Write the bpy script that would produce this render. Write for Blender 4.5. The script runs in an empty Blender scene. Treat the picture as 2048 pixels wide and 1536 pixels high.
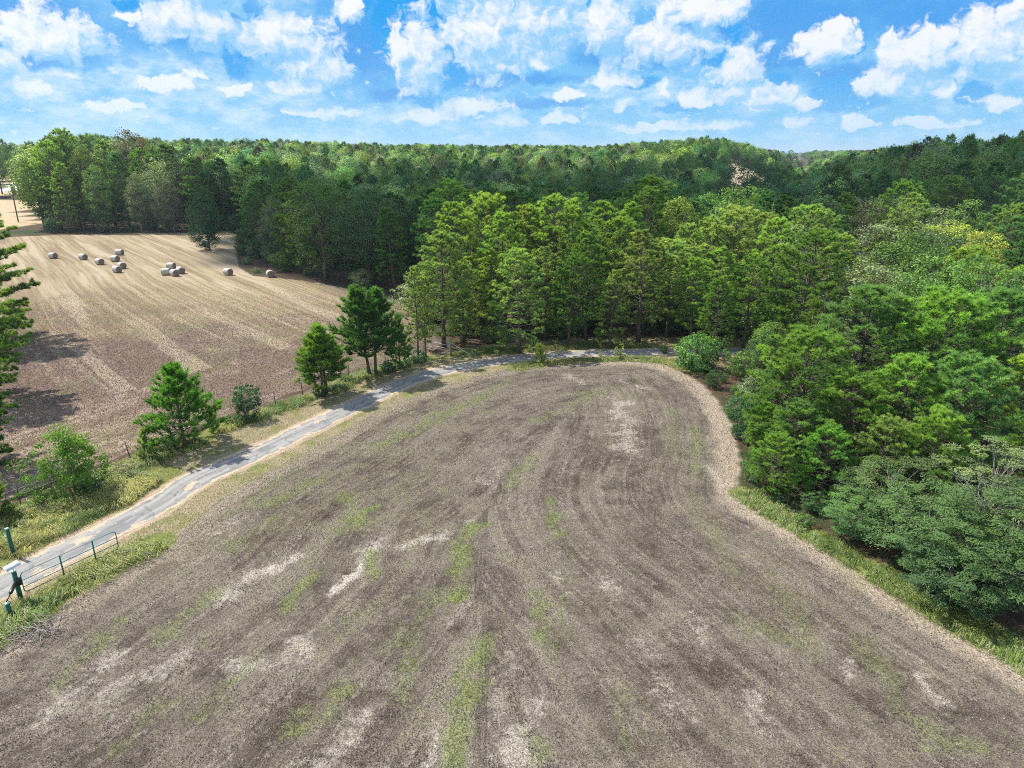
import bpy, math
import numpy as np
R = math.radians
scene = bpy.context.scene
COL = scene.collection
rng = np.random.default_rng(7)

# ------------------------------------------------------------------ camera, light, sky, exposure
CAM_H, PITCH, FPX = 18.5, R(18.7), 1366.0          # 2048 px wide photograph, 24 mm lens
cam = bpy.data.objects.new('camera', bpy.data.cameras.new('camera'))
COL.objects.link(cam)
cam.location = (0, 0, CAM_H)
cam.rotation_euler = (R(90) - PITCH, 0, 0)
cam.data.sensor_width = 36.0
cam.data.lens = 36.0 * FPX / 2048.0
cam.data.clip_start = 0.2
cam.data.clip_end = 30000
scene.camera = cam
scene.view_settings.view_transform = 'Standard'
scene.view_settings.look = 'None'
scene.view_settings.exposure = 0.75
scene.view_settings.gamma = 1.0
scene.cycles.max_bounces = 5
scene.cycles.diffuse_bounces = 2
scene.cycles.glossy_bounces = 2
scene.cycles.transmission_bounces = 4
scene.cycles.use_denoising = False
scene.cycles.filter_width = 0.95
scene.cycles.volume_bounces = 0

SUN_EL = R(52)
SUN_AZ = math.atan2(-0.88, 0.44)                    # from +Y towards +X
sun_dir = np.array([math.sin(SUN_AZ) * math.cos(SUN_EL), math.cos(SUN_AZ) * math.cos(SUN_EL), math.sin(SUN_EL)])
sd = bpy.data.lights.new('sun', 'SUN')
sd.energy = 4.6
sd.angle = R(0.53)
sd.color = (1.0, 0.95, 0.87)
sun = bpy.data.objects.new('sun', sd)
COL.objects.link(sun)
sun.location = (-300, 200, 500)
sun.rotation_euler = (R(90) - SUN_EL, 0, math.pi - SUN_AZ)


def pix_dir(u, v):
    x = (u - 1024) / FPX
    y = (768 - v) / FPX
    d = np.array([x, math.cos(PITCH) + y * math.sin(PITCH), -math.sin(PITCH) + y * math.cos(PITCH)])
    return d


def ground(u, v, z=0.0):
    """where the sight line of a photo pixel meets height z"""
    d = pix_dir(u, v)
    t = (z - CAM_H) / d[2]
    return np.array([d[0] * t, d[1] * t])


def gpts(px):
    return np.array([ground(*p) for p in px])


def azel(u, v):
    d = pix_dir(u, v)
    d = d / np.linalg.norm(d)
    return math.degrees(math.atan2(d[0], d[1])), math.degrees(math.asin(d[2]))


# ------------------------------------------------------------------ node helper
class NT:
    def __init__(self, tree):
        self.t = tree
        self.n = tree.nodes
        self.l = tree.links

    def new(self, kind, **kw):
        nd = self.n.new(kind)
        for k, v in kw.items():
            setattr(nd, k, v)
        return nd

    def put(self, sock, val):
        if val is None:
            return
        if isinstance(val, bpy.types.NodeSocket):
            self.l.new(val, sock)
        else:
            if sock.type == 'RGBA' and hasattr(val, '__len__') and len(val) == 3:
                val = (*val, 1.0)
            sock.default_value = val

    def m(self, op, a, b=None, c=None, clamp=False):
        nd = self.new('ShaderNodeMath', operation=op, use_clamp=clamp)
        self.put(nd.inputs[0], a)
        self.put(nd.inputs[1], b)
        self.put(nd.inputs[2], c)
        return nd.outputs[0]

    def v(self, op, a, b=None, s=None):
        nd = self.new('ShaderNodeVectorMath', operation=op)
        self.put(nd.inputs[0], a)
        self.put(nd.inputs[1], b)
        if s is not None:
            self.put(nd.inputs['Scale'], s)
        return nd.outputs['Value'] if op in ('LENGTH', 'DOT_PRODUCT', 'DISTANCE') else nd.outputs[0]

    def mix(self, f, a, b, mode='MIX'):
        nd = self.new('ShaderNodeMix', data_type='RGBA', blend_type=mode)
        nd.clamp_factor = True
        self.put(nd.inputs[0], f)
        self.put(nd.inputs[6], a)
        self.put(nd.inputs[7], b)
        return nd.outputs[2]

    def xyz(self, x=0.0, y=0.0, z=0.0):
        nd = self.new('ShaderNodeCombineXYZ')
        self.put(nd.inputs[0], x)
        self.put(nd.inputs[1], y)
        self.put(nd.inputs[2], z)
        return nd.outputs[0]

    def sep(self, a):
        nd = self.new('ShaderNodeSeparateXYZ')
        self.put(nd.inputs[0], a)
        return nd.outputs

    def noise(self, vec, scale=1.0, detail=2.0, rough=0.5, dist=0.0, lac=2.0):
        nd = self.new('ShaderNodeTexNoise')
        self.put(nd.inputs['Vector'], vec)
        self.put(nd.inputs['Scale'], scale)
        self.put(nd.inputs['Detail'], detail)
        self.put(nd.inputs['Roughness'], rough)
        self.put(nd.inputs['Distortion'], dist)
        self.put(nd.inputs['Lacunarity'], lac)
        return nd.outputs[0]

    def voro(self, vec, scale=1.0, detail=0.0, rough=0.5):
        nd = self.new('ShaderNodeTexVoronoi')
        self.put(nd.inputs['Vector'], vec)
        self.put(nd.inputs['Scale'], scale)
        self.put(nd.inputs['Detail'], detail)
        self.put(nd.inputs['Roughness'], rough)
        return nd.outputs['Distance']

    def step(self, a, lo, hi, o0=0.0, o1=1.0):
        nd = self.new('ShaderNodeMapRange', interpolation_type='SMOOTHSTEP')
        self.put(nd.inputs[0], a)
        self.put(nd.inputs[1], lo)
        self.put(nd.inputs[2], hi)
        self.put(nd.inputs[3], o0)
        self.put(nd.inputs[4], o1)
        return nd.outputs[0]

    def attr(self, name, kind='GEOMETRY'):
        nd = self.new('ShaderNodeAttribute', attribute_name=name)
        nd.attribute_type = kind
        return nd


# ---- sky: Nishita air with cumulus by direction
SKY_STRENGTH = 0.085
WHITE_CLOUDS = [  # centre u, v, half width, height above, height below (photo pixels)
    (390, 45, 95, 70, 50), (560, 80, 95, 60, 50), (625, 140, 62, 60, 50), (838, 125, 52, 85, 65), (800, 90, 35, 45, 60),
    (980, 60, 85, 80, 95), (1075, 40, 75, 90, 80), (1080, 132, 45, 22, 15), (1010, 135, 40, 22, 16), (1130, 190, 50, 25, 13),
    (1205, 60, 65, 100, 50), (1330, 88, 115, 52, 45), (1225, 165, 55, 40, 22), (1478, 150, 80, 70, 40), (1500, 188, 110, 30, 28),
    (1390, 200, 60, 26, 22), (1660, 92, 58, 40, 32), (1830, 105, 72, 45, 55), (1780, 165, 90, 40, 30), (1965, 100, 80, 75, 55),
    (1890, 185, 32, 35, 28), (1610, 212, 42, 20, 12), (1600, 243, 60, 18, 12), (1250, 205, 30, 26, 22), (1330, 172, 18, 26, 24),
    (100, 85, 90, 65, 45), (55, 175, 85, 40, 26), (140, 152, 52, 22, 12), (330, 170, 70, 24, 18), (400, 148, 48, 20, 14),
    (610, 180, 55, 28, 16), (470, 178, 50, 20, 16), (960, 212, 70, 30, 22), (860, 235, 70, 30, 16), (1120, 238, 60, 22, 13),
    (1000, 245, 60, 18, 12), (1725, 250, 45, 28, 16), (1880, 246, 105, 20, 14), (2000, 205, 60, 26, 18), (1395, 20, 85, 40, 45),
    (1430, 250, 80, 16, 12), (250, 30, 40, 20, 16), (-60, 120, 90, 60, 60), (2100, 60, 80, 90, 60), (700, 20, 40, 60, 40),
    (640, 225, 90, 18, 12), (230, 215, 90, 16, 12), (1300, 255, 90, 14, 10), (1050, -40, 200, 60, 60), (420, -40, 150, 50, 50)]
DARK_CLOUDS = [
    (430, 65, 165, 75, 45), (120, 120, 90, 18, 16), (715, 100, 62, 110, 75), (800, 190, 80, 22, 16), (1080, 158, 95, 18, 12),
    (1600, 45, 250, 75, 42), (1900, 40, 220, 70, 32), (1560, 120, 100, 40, 28), (1690, 148, 110, 20, 18), (1090, 208, 100, 15, 10),
    (965, 168, 70, 28, 16), (1330, 110, 130, 40, 24), (1700, 205, 80, 14, 12), (60, 30, 120, 50, 24), (1220, 120, 60, 40, 18)]

world = bpy.data.worlds.new('World')
scene.world = world
world.use_nodes = True
world.cycles.sampling_method = 'MANUAL'
world.cycles.sample_map_resolution = 256
w = NT(world.node_tree)
w.n.clear()
sky = w.new('ShaderNodeTexSky', sky_type='NISHITA')
sky.sun_disc = False
sky.sun_elevation = SUN_EL
sky.sun_rotation = SUN_AZ % (2 * math.pi)
sky.air_density = 1.0
sky.dust_density = 0.3
sky.ozone_density = 3.0
geo = w.new('ShaderNodeTexCoord').outputs['Generated']
dx, dy, dz = w.sep(geo)
az = w.m('MULTIPLY', w.m('ARCTAN2', dx, dy), 57.29578)
el = w.m('MULTIPLY', w.m('ARCSINE', dz), 57.29578)
P0 = w.xyz(az, el, 0.0)


def blob_field(p, blobs):
    out = None
    for (u, v, hw, up, dn) in blobs:
        grow = 1.27 if v < 150 and hw > 50 else (0.92 if hw > 50 else 0.8)
        hw, up, dn = hw * grow, up * grow, dn * grow
        a, e = azel(u, v)
        wd = 1.12 * abs(azel(u + hw, v)[0] - azel(u - hw, v)[0]) / 2
        hu = azel(u, v - up)[1] - e
        hd = e - azel(u, v + dn)[1]
        k = hu / hd
        q = w.v('MULTIPLY', w.v('SUBTRACT', p, (a, e, 0)), (1 / wd, 1 / hu, 0))
        q = w.v('MAXIMUM', q, w.v('MULTIPLY', q, (-1, -k, 0)))
        d = w.m('SUBTRACT', 1.0, w.v('LENGTH', q))
        out = d if out is None else w.m('SMOOTH_MAX', out, d, 0.22)
    return out


HOLES = [(815, 45, 55, 80, 75), (905, 130, 38, 60, 60), (1183, 8, 14, 30, 22), (1468, 72, 15, 28, 22), (1905, 85, 50, 35, 40), (1690, 190, 75, 50, 40),
         (475, 110, 34, 55, 60), (715, 8, 40, 22, 20), (1285, 168, 40, 22, 18), (1945, 190, 45, 30, 30), (1560, 160, 26, 20, 40), (265, 8, 40, 14, 14),
         (1420, 120, 26, 24, 24), (15, 95, 30, 30, 26), (860, 200, 40, 22, 20), (1350, 215, 50, 16, 16), (1700, 95, 26, 30, 26)]


def puff(p):
    """cauliflower noise, positive inside puffs"""
    a = w.voro(p, 0.62, 3.0, 0.6)
    b = w.noise(p, 0.5, 6.0, 0.62)
    return w.m('ADD', w.m('MULTIPLY', w.m('SUBTRACT', 0.46, a), 0.60), w.m('MULTIPLY', w.m('SUBTRACT', b, 0.5), 2.2))




warp = w.new('ShaderNodeTexNoise')
w.put(warp.inputs['Vector'], P0)
w.put(warp.inputs['Scale'], 0.8)
w.put(warp.inputs['Detail'], 4.0)
P1 = w.v('ADD', P0, w.v('MULTIPLY', w.v('SUBTRACT', warp.outputs['Color'], (0.5, 0.5, 0.5)), (1.9, 1.2, 0)))
b_here, b_sun = blob_field(P1, WHITE_CLOUDS), blob_field(w.v('ADD', P1, (-0.7, 1.25, 0)), WHITE_CLOUDS)
p_here, p_sun = puff(P1), puff(w.v('ADD', P1, (-0.38, 0.55, 0)))
white_d = w.m('ADD', w.m('MULTIPLY', b_here, 1.2), w.m('ADD', p_here, 0.44))
soft_n = w.m('SUBTRACT', w.noise(P0, 0.32, 6.0, 0.6), 0.5)
dark_d = w.m('ADD', blob_field(P1, DARK_CLOUDS), w.m('MULTIPLY_ADD', soft_n, 1.4, 0.30))
hole_d = w.m('ADD', blob_field(P1, HOLES), w.m('MULTIPLY_ADD', w.noise(P1, 0.7, 6.0, 0.62), 1.3, -0.48))
K = 0.60 / SKY_STRENGTH
low = w.m('POWER', 2.718, w.m('MULTIPLY', w.m('MAXIMUM', el, 0.0), -0.34))
tint = w.mix(1.0, sky.outputs[0], (0.30, 0.93, 1.45), 'MULTIPLY')
azure = w.mix(w.m('MULTIPLY', low, 0.9), (0.012 * K, 0.37 * K, 0.92 * K), (0.30 * K, 0.66 * K, 0.97 * K))
# soft cloud bodies cover most of the sky but for open holes
tex = w.noise(w.xyz(w.m('MULTIPLY', az, 0.30), w.m('MULTIPLY', el, 0.62), 3.0), 1.0, 7.0, 0.64)
leftward = w.step(az, 0.0, -34.0)
body_l = w.m('ADD', tex, w.m('MULTIPLY', leftward, 0.06))
body = w.mix(w.step(body_l, 0.40, 0.74), (0.19 * K, 0.57 * K, 0.96 * K), (0.74 * K, 0.90 * K, 1.02 * K))
body = w.mix(w.m('MULTIPLY', w.step(dark_d, -0.05, 0.55), 0.94), body, w.mix(w.step(dark_d, 0.35, 0.95), (0.14 * K, 0.49 * K, 0.93 * K), (0.065 * K, 0.36 * K, 0.88 * K)))
body_a = w.m('MULTIPLY', w.step(hole_d, 0.42, -0.05), 0.94)
c1 = w.mix(body_a, azure, body)
c1 = w.mix(w.m('MULTIPLY', low, 0.62), c1, (0.37 * K, 0.74 * K, 0.98 * K))
lit = w.m('ADD', w.m('MULTIPLY', w.m('SUBTRACT', b_here, b_sun), 0.62), w.m('MULTIPLY', w.m('SUBTRACT', p_here, p_sun), 0.50))
lit = w.m('ADD', lit, w.m('MULTIPLY', w.noise(P1, 1.3, 6.0, 0.62), 0.9))
wh_col = w.mix(w.step(lit, 0.08, 0.92), (0.27 * K, 0.62 * K, 0.97 * K), (1.02 * K, 1.02 * K, 1.04 * K))
wh_col = w.mix(w.m('MULTIPLY', low, 0.62), wh_col, (0.60 * K, 0.83 * K, 1.0 * K))
wh_a = w.m('MULTIPLY', w.step(white_d, 0.0, 0.44), w.m('SUBTRACT', 0.97, w.m('MULTIPLY', low, 0.55)))
small_p = w.v('MULTIPLY', P1, (0.62, 1.35, 0.0))
small_d = w.m('ADD', w.noise(small_p, 1.0, 6.0, 0.60), w.m('MULTIPLY', w.m('SUBTRACT', 0.5, w.voro(small_p, 1.3, 2.0, 0.6)), 0.16))
small_a = w.m('MULTIPLY', w.step(small_d, 0.53, 0.64), w.m('MULTIPLY', w.step(el, 0.4, 1.8), w.step(el, 7.5, 4.0)))
small_col = w.mix(low, (0.98 * K, 1.0 * K, 1.03 * K), (0.58 * K, 0.83 * K, 1.0 * K))
c1 = w.mix(w.m('MULTIPLY', small_a, 0.80), c1, small_col)
c2 = w.mix(wh_a, c1, wh_col)
# above the pictured strip unseen white cloud is added over the blue as fill light
hn = w.noise(geo, 3.2, 4.0, 0.6)
c_high = w.mix(w.step(hn, 0.42, 0.56), w.mix(1.0, sky.outputs[0], (0.62, 0.95, 1.25), 'MULTIPLY'), (1.0 * K, 1.15 * K, 1.33 * K))
bg_low = w.new('ShaderNodeBackground')
w.put(bg_low.inputs[0], c2)
bg_low.inputs[1].default_value = SKY_STRENGTH
bg_high = w.new('ShaderNodeBackground')
w.put(bg_high.inputs[0], c_high)
bg_high.inputs[1].default_value = SKY_STRENGTH
wmix = w.new('ShaderNodeMixShader')
w.put(wmix.inputs[0], w.m('MAXIMUM', w.step(el, 13.5, 22.0), w.step(el, -1.0, -4.0)))
w.l.new(bg_low.outputs[0], wmix.inputs[1])
w.l.new(bg_high.outputs[0], wmix.inputs[2])
w.l.new(wmix.outputs[0], w.new('ShaderNodeOutputWorld').inputs[0])


# ------------------------------------------------------------------ small maths
def smooth(a, lo, hi):
    t = np.clip((np.asarray(a, float) - lo) / (hi - lo), 0, 1)
    return t * t * (3 - 2 * t)


def vnoise(x, y, seed=0):
    x = np.asarray(x, float)
    y = np.asarray(y, float)
    xi = np.floor(x).astype(np.int64)
    yi = np.floor(y).astype(np.int64)
    fx, fy = x - xi, y - yi
    fx = fx * fx * (3 - 2 * fx)
    fy = fy * fy * (3 - 2 * fy)

    def h(a, b):
        n = (a * 374761393 + b * 668265263 + seed * 1442695041) & 0xffffffff
        n = ((n ^ (n >> 13)) * 1274126177) & 0xffffffff
        n = (n ^ (n >> 16)) & 0xffff
        return n / 65535.0
    return (h(xi, yi) * (1 - fx) + h(xi + 1, yi) * fx) * (1 - fy) + (h(xi, yi + 1) * (1 - fx) + h(xi + 1, yi + 1) * fx) * fy


def fbm(x, y, seed=0, octs=3):
    s, a, t = 0, 1.0, 0
    for o in range(octs):
        s = s + a * vnoise(np.asarray(x) * 2 ** o, np.asarray(y) * 2 ** o, seed + o)
        t += a
        a *= 0.5
    return s / t


def catmull(pts, n=6):
    pts = np.asarray(pts, float)
    p = np.vstack([2 * pts[0] - pts[1], pts, 2 * pts[-1] - pts[-2]])
    out = []
    for i in range(1, len(p) - 2):
        for t in np.arange(n) / n:
            out.append(0.5 * (2 * p[i] + (p[i + 1] - p[i - 1]) * t + (2 * p[i - 1] - 5 * p[i] + 4 * p[i + 1] - p[i + 2]) * t * t
                              + (3 * p[i] - p[i - 1] - 3 * p[i + 1] + p[i + 2]) * t ** 3))
    out.append(pts[-1])
    return np.array(out)


def line_dist(x, y, pts):
    """distance to a polyline and the run along it at the nearest point"""
    x = np.asarray(x, float)
    y = np.asarray(y, float)
    best = np.full(x.shape, 1e9)
    arc = np.zeros(x.shape)
    s = 0.0
    for (ax, ay), (bx, by) in zip(pts[:-1], pts[1:]):
        ex, ey = bx - ax, by - ay
        L2 = ex * ex + ey * ey + 1e-9
        t = np.clip(((x - ax) * ex + (y - ay) * ey) / L2, 0, 1)
        d = np.hypot(x - ax - t * ex, y - ay - t * ey)
        m = d < best
        best = np.where(m, d, best)
        arc = np.where(m, s + t * math.sqrt(L2), arc)
        s += math.sqrt(L2)
    return best, arc


def inside(x, y, poly):
    x = np.asarray(x, float)
    y = np.asarray(y, float)
    r = np.zeros(x.shape, bool)
    n = len(poly)
    for i in range(n):
        ax, ay = poly[i]
        bx, by = poly[(i + 1) % n]
        c = ((ay > y) != (by > y)) & (x < (bx - ax) * (y - ay) / (by - ay + 1e-12) + ax)
        r ^= c
    return r


def sdf(x, y, poly):
    d, a = line_dist(x, y, np.vstack([poly, poly[:1]]))
    return np.where(inside(x, y, poly), d, -d), a


# ------------------------------------------------------------------ layout of the land (metres)
RIGHT_FIELD = np.vstack([
    [(-75, -70), (-38, 3)],
    gpts([(0, 1290), (140, 1200), (330, 1090), (420, 1012), (520, 948), (640, 888), (760, 820), (900, 766), (1020, 737),
          (1100, 727), (1230, 721), (1300, 725), (1360, 743), (1420, 785), (1460, 850), (1478, 920), (1480, 985), (1520, 1022),
          (1600, 1064), (1700, 1124), (1800, 1186), (1900, 1247), (2048, 1335)]),
    [(27, 5), (60, -70)]])
RIGHT_FIELD = np.vstack([RIGHT_FIELD[:2], catmull(RIGHT_FIELD[2:-2], 4), RIGHT_FIELD[-2:]])
LEFT_FIELD = gpts([(-400, 1150), (0, 1000), (170, 938), (260, 905), (400, 850), (560, 795), (690, 745), (780, 722), (850, 712), (880, 690),
                   (845, 640), (800, 602), (720, 582), (640, 566), (560, 556), (505, 552), (478, 535), (472, 505), (482, 475),
                   (460, 462), (430, 462), (400, 467), (330, 465), (200, 468), (60, 472), (-120, 480), (-330, 500), (-500, 650), (-520, 900)])
ROAD = catmull(gpts([(-330, 1330), (-130, 1240), (0, 1175), (150, 1095), (300, 1019), (387, 962), (512, 907), (612, 859), (724, 804),
                     (794, 772), (887, 741), (1024, 718), (1099, 712), (1199, 706), (1280, 705), (1350, 703), (1440, 702), (1560, 700)]), 8)
FENCE = gpts([(-60, 1055), (42, 1012), (150, 968), (263, 922), (345, 890), (420, 860), (490, 835), (552, 812), (606, 795), (655, 775), (698, 757), (737, 747),
              (771, 735), (818, 728), (848, 716)])
FAR_ROAD = np.array([(-420, 262), (-320, 282), (-250, 300), (-228, 318), (-232, 340), (-290, 440), (-420, 620)])
FAR_LOT = np.array([(-215, 262)])
TAN_AZ = azel(1500, 350)[0]


def ridge(a):
    return np.interp(a, [-60, -36, -30, -20, -10, 0, 6, 10, 15, 17.5, 19.5, 22.5, 24.5, 30, 40, 60],
                     [4, 4, 5, 9.5, 10, 9, 8, 10.5, 14.5, 12, 4, -4, 3, 8, 9.5, 9.5])


def terrain(x, y):
    x = np.asarray(x, float)
    y = np.asarray(y, float)
    r = np.hypot(x, y)
    a = np.degrees(np.arctan2(x, np.maximum(y, 1e-3)))
    a = np.where(y < 1e-3, 40 * np.sign(x), a)
    rt = smooth(a, 20, 27)
    lo = 215 - 120 * rt
    hi = 520 - 280 * rt
    k = np.clip((r - lo) / (hi - lo), 0, 1)
    k = k * k * (3 - 2 * k)
    up = ridge(a) * k
    bowl = -3.0 * smooth(r, 90, 150) * (1 - smooth(r, 220, 330)) * smooth(a, -28, -12) * (1 - smooth(a, 22, 30))
    far = smooth(r, 700, 1500)
    z = (up + bowl) * (1 - far) + far * (3 + 10 * (fbm(x / 500, y / 500, 5) - 0.5))
    z = z * smooth(r, 80, 120)
    lf, _ = sdf(x, y, LEFT_FIELD) if x.size < 400000 else (np.full(x.shape, -99.0), 0)
    return z * (1 - smooth(lf, -25, -3))


GREEN = [  # strands of green regrowth (photo pixels of their two ends, half width m, strength)
    (700, 1005, 722, 1042, 1.0, .8), (742, 1020, 690, 1062, .5, .9), (940, 1075, 912, 1175, .75, 1), (615, 1165, 582, 1208, .6, .9),
    (700, 1345, 640, 1432, .7, .9), (965, 1305, 905, 1475, .75, .85), (1085, 1255, 1080, 1195, .7, .7), (1095, 1300, 1088, 1205, .5, .5),
    (1110, 1062, 1103, 1012, .45, .8), (740, 1120, 748, 1148, .5, .9), (400, 1210, 335, 1268, .7, .6), (240, 1250, 150, 1340, .7, .6),
    (500, 1320, 470, 1362, .6, .6), (470, 1360, 425, 1402, .7, .6), (640, 960, 555, 1002, .7, .7), (560, 960, 495, 1002, .7, .5),
    (930, 810, 800, 872, 1.0, .7), (872, 828, 828, 862, .6, .8), (1000, 770, 900, 830, .7, .6), (1020, 962, 1055, 918, .6, .6),
    (760, 800, 650, 862, .9, .7), (700, 842, 600, 900, .8, .7), (580, 922, 478, 972, .8, .6), (1260, 768, 1180, 782, .6, .5),
    (1185, 790, 1095, 832, .9, .5), (1385, 865, 1395, 935, .8, .6), (1500, 1250, 1572, 1278, .9, .5), (1740, 1325, 1800, 1412, 1.0, .5),
    (1690, 1130, 1722, 1168, .9, .4), (1820, 1440, 1905, 1482, 1.0, .5), (835, 1225, 815, 1375, .7, .5), (860, 1195, 830, 1262, .6, .4),
    (1062, 1478, 1075, 1502, .6, .7), (480, 1085, 540, 1035, .7, .5), (660, 1260, 690, 1235, .5, .5), (440, 940, 380, 1000, .8, .6),
    (1130, 1230, 1140, 1130, .5, .4), (1450, 1120, 1390, 1010, .8, .4), (1620, 1290, 1560, 1180, .8, .4), (300, 1420, 250, 1480, .7, .5),
    (560, 1480, 590, 1440, .6, .5), (1250, 1480, 1240, 1380, .5, .35), (780, 1290, 810, 1240, .5, .4), (1340, 830, 1350, 900, .7, .4)]
PALE = [
    (480, 1165, 440, 1200, .8, .7), (575, 1120, 540, 1145, .7, .8), (600, 1300, 500, 1330, .9, .7), (742, 1108, 685, 1172, .35, 1),
    (875, 1078, 815, 1095, .6, .7), (940, 1050, 950, 1070, .5, .6), (1240, 820, 1250, 880, 1.6, .65), (1050, 1425, 1035, 1495, .8, .7),
    (880, 1480, 860, 1515, .8, .6), (1128, 1160, 1135, 1180, .4, .6), (1215, 1170, 1225, 1190, .5, .6), (1690, 1325, 1695, 1345, .5, .7),
    (1865, 1370, 1885, 1395, .6, .6), (1250, 765, 1290, 775, .8, .6), (1140, 755, 1160, 765, .7, .6), (1210, 790, 1260, 830, .9, .35),
    (930, 1210, 900, 1240, .5, .5), (700, 1450, 640, 1520, .9, .5), (330, 1330, 240, 1390, .9, .5), (1500, 1400, 1530, 1440, .8, .5),
    (1000, 930, 980, 960, .7, .4), (1420, 935, 1440, 960, .6, .6), (1300, 1290, 1340, 1390, .8, .35), (760, 1080, 730, 1100, .5, .5),
    (470, 1040, 440, 1060, .7, .5), (220, 1330, 120, 1420, .8, .6), (1010, 1330, 990, 1420, .5, .4), (1390, 1240, 1410, 1300, .6, .4)]
DARKP = [
    (1260, 880, 1150, 960, 1.5, .8), (1330, 960, 1290, 1060, 1.5, .5), (600, 1040, 520, 1090, 1.4, .6), (780, 1180, 700, 1260, 1.2, .5),
    (880, 1010, 830, 1060, 1.2, .5), (520, 1230, 430, 1290, 1.2, .6), (1500, 1150, 1560, 1220, 1.5, .6), (1180, 1060, 1200, 1180, 1.2, .5),
    (450, 1020, 380, 1070, 1.2, .6), (760, 930, 680, 980, 1.3, .5), (1000, 850, 930, 900, 1.3, .4), (1660, 1240, 1720, 1320, 1.3, .5),
    (1020, 1180, 1000, 1280, 1.0, .4), (660, 1380, 600, 1440, 1.0, .4)]
VERGE = [  # long grass that was never cut (polyline px, half width m, height m, yellow share)
    ([(-120, 1150), (0, 1095), (100, 1050), (190, 1008), (300, 955)], 1.75, .50, .55),
    ([(-60, 1050), (40, 1025), (120, 1000), (240, 945), (330, 905), (400, 880)], 1.0, .45, .25),
    ([(430, 862), (500, 838), (560, 818), (620, 796)], 0.85, .42, .5), ([(660, 785), (700, 762), (780, 735), (850, 716)], 1.0, .4, .1),
    ([(30, 1235), (110, 1190), (210, 1135), (315, 1085)], 0.95, .45, .3), ([(-60, 1290), (0, 1258), (60, 1230)], 1.1, .45, .2),
    ([(925, 706), (1000, 702), (1090, 694), (1180, 691), (1300, 692)], 1.3, .3, .3),
    ([(1030, 737), (1090, 726), (1180, 719), (1260, 717), (1330, 722), (1390, 742)], 0.9, .28, .6),
    ([(1482, 985), (1530, 1018), (1610, 1062), (1720, 1128), (1830, 1198), (1950, 1268), (2060, 1330), (2200, 1420)], 0.75, .30, .05),
    ([(1760, 1135), (1870, 1200), (1980, 1255), (2120, 1330)], 0.5, .25, .0)]
VERGE_W = [(gpts(p), hw, h, yl) for (p, hw, h, yl) in VERGE]


def strand_mask(x, y, strands):
    out = np.zeros(np.shape(x))
    for (u0, v0, u1, v1, hw, s) in strands:
        a, b = ground(u0, v0), ground(u1, v1)
        a, b = a + (a - b) * 0.25, b + (b - a) * 0.25
        near = (np.abs(x - (a[0] + b[0]) / 2) < abs(a[0] - b[0]) / 2 + 4 * hw) & (np.abs(y - (a[1] + b[1]) / 2) < abs(a[1] - b[1]) / 2 + 4 * hw)
        if not near.any():
            continue
        d, _ = line_dist(x[near], y[near], [a, b])
        d = d + hw * 2.0 * (fbm(x[near] * 1.5, y[near] * 1.5, 17, 4) - 0.5)
        val = s * (1 - smooth(d, hw * 0.05, hw * 0.95))
        out[near] = np.maximum(out[near], val)
    return out


def verge_mask(x, y):
    out = np.zeros(np.shape(x))
    for pts, hw, h, yl in VERGE_W:
        d, _ = line_dist(x, y, pts)
        out = np.maximum(out, 1 - smooth(d, hw * 0.7, hw * 1.35))
    return out


# ------------------------------------------------------------------ mesh helpers
def build_mesh(name, V, faces, mats, attrs=None, midx=None, smooth_shade=False):
    """faces: list of integer arrays (n,3) or (n,4)"""
    me = bpy.data.meshes.new(name)
    V = np.asarray(V, np.float32)
    faces = [np.asarray(f, np.int32) for f in faces if len(f)]
    loops = np.concatenate([f.ravel() for f in faces]) if faces else np.zeros(0, np.int32)
    tot = np.concatenate([np.full(len(f), f.shape[1], np.int32) for f in faces])
    start = np.concatenate([[0], np.cumsum(tot)[:-1]]).astype(np.int32)
    me.vertices.add(len(V))
    me.vertices.foreach_set('co', V.ravel())
    me.loops.add(len(loops))
    me.loops.foreach_set('vertex_index', loops)
    me.polygons.add(len(tot))
    me.polygons.foreach_set('loop_start', start)
    me.polygons.foreach_set('loop_total', tot)
    if midx is not None:
        me.polygons.foreach_set('material_index', np.asarray(midx, np.int32))
    if smooth_shade:
        me.polygons.foreach_set('use_smooth', np.ones(len(tot), bool))
    for k, a in (attrs or {}).items():
        a = np.asarray(a, np.float32)
        if a.ndim == 1:
            at = me.attributes.new(k, 'FLOAT', 'POINT')
            at.data.foreach_set('value', a)
        else:
            at = me.attributes.new(k, 'FLOAT_COLOR', 'POINT')
            at.data.foreach_set('color', np.hstack([a, np.ones((len(a), 1), np.float32)]).ravel())
    for m in (mats if isinstance(mats, (list, tuple)) else [mats]):
        me.materials.append(m)
    me.update()
    me.validate(verbose=False)
    return me


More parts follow.
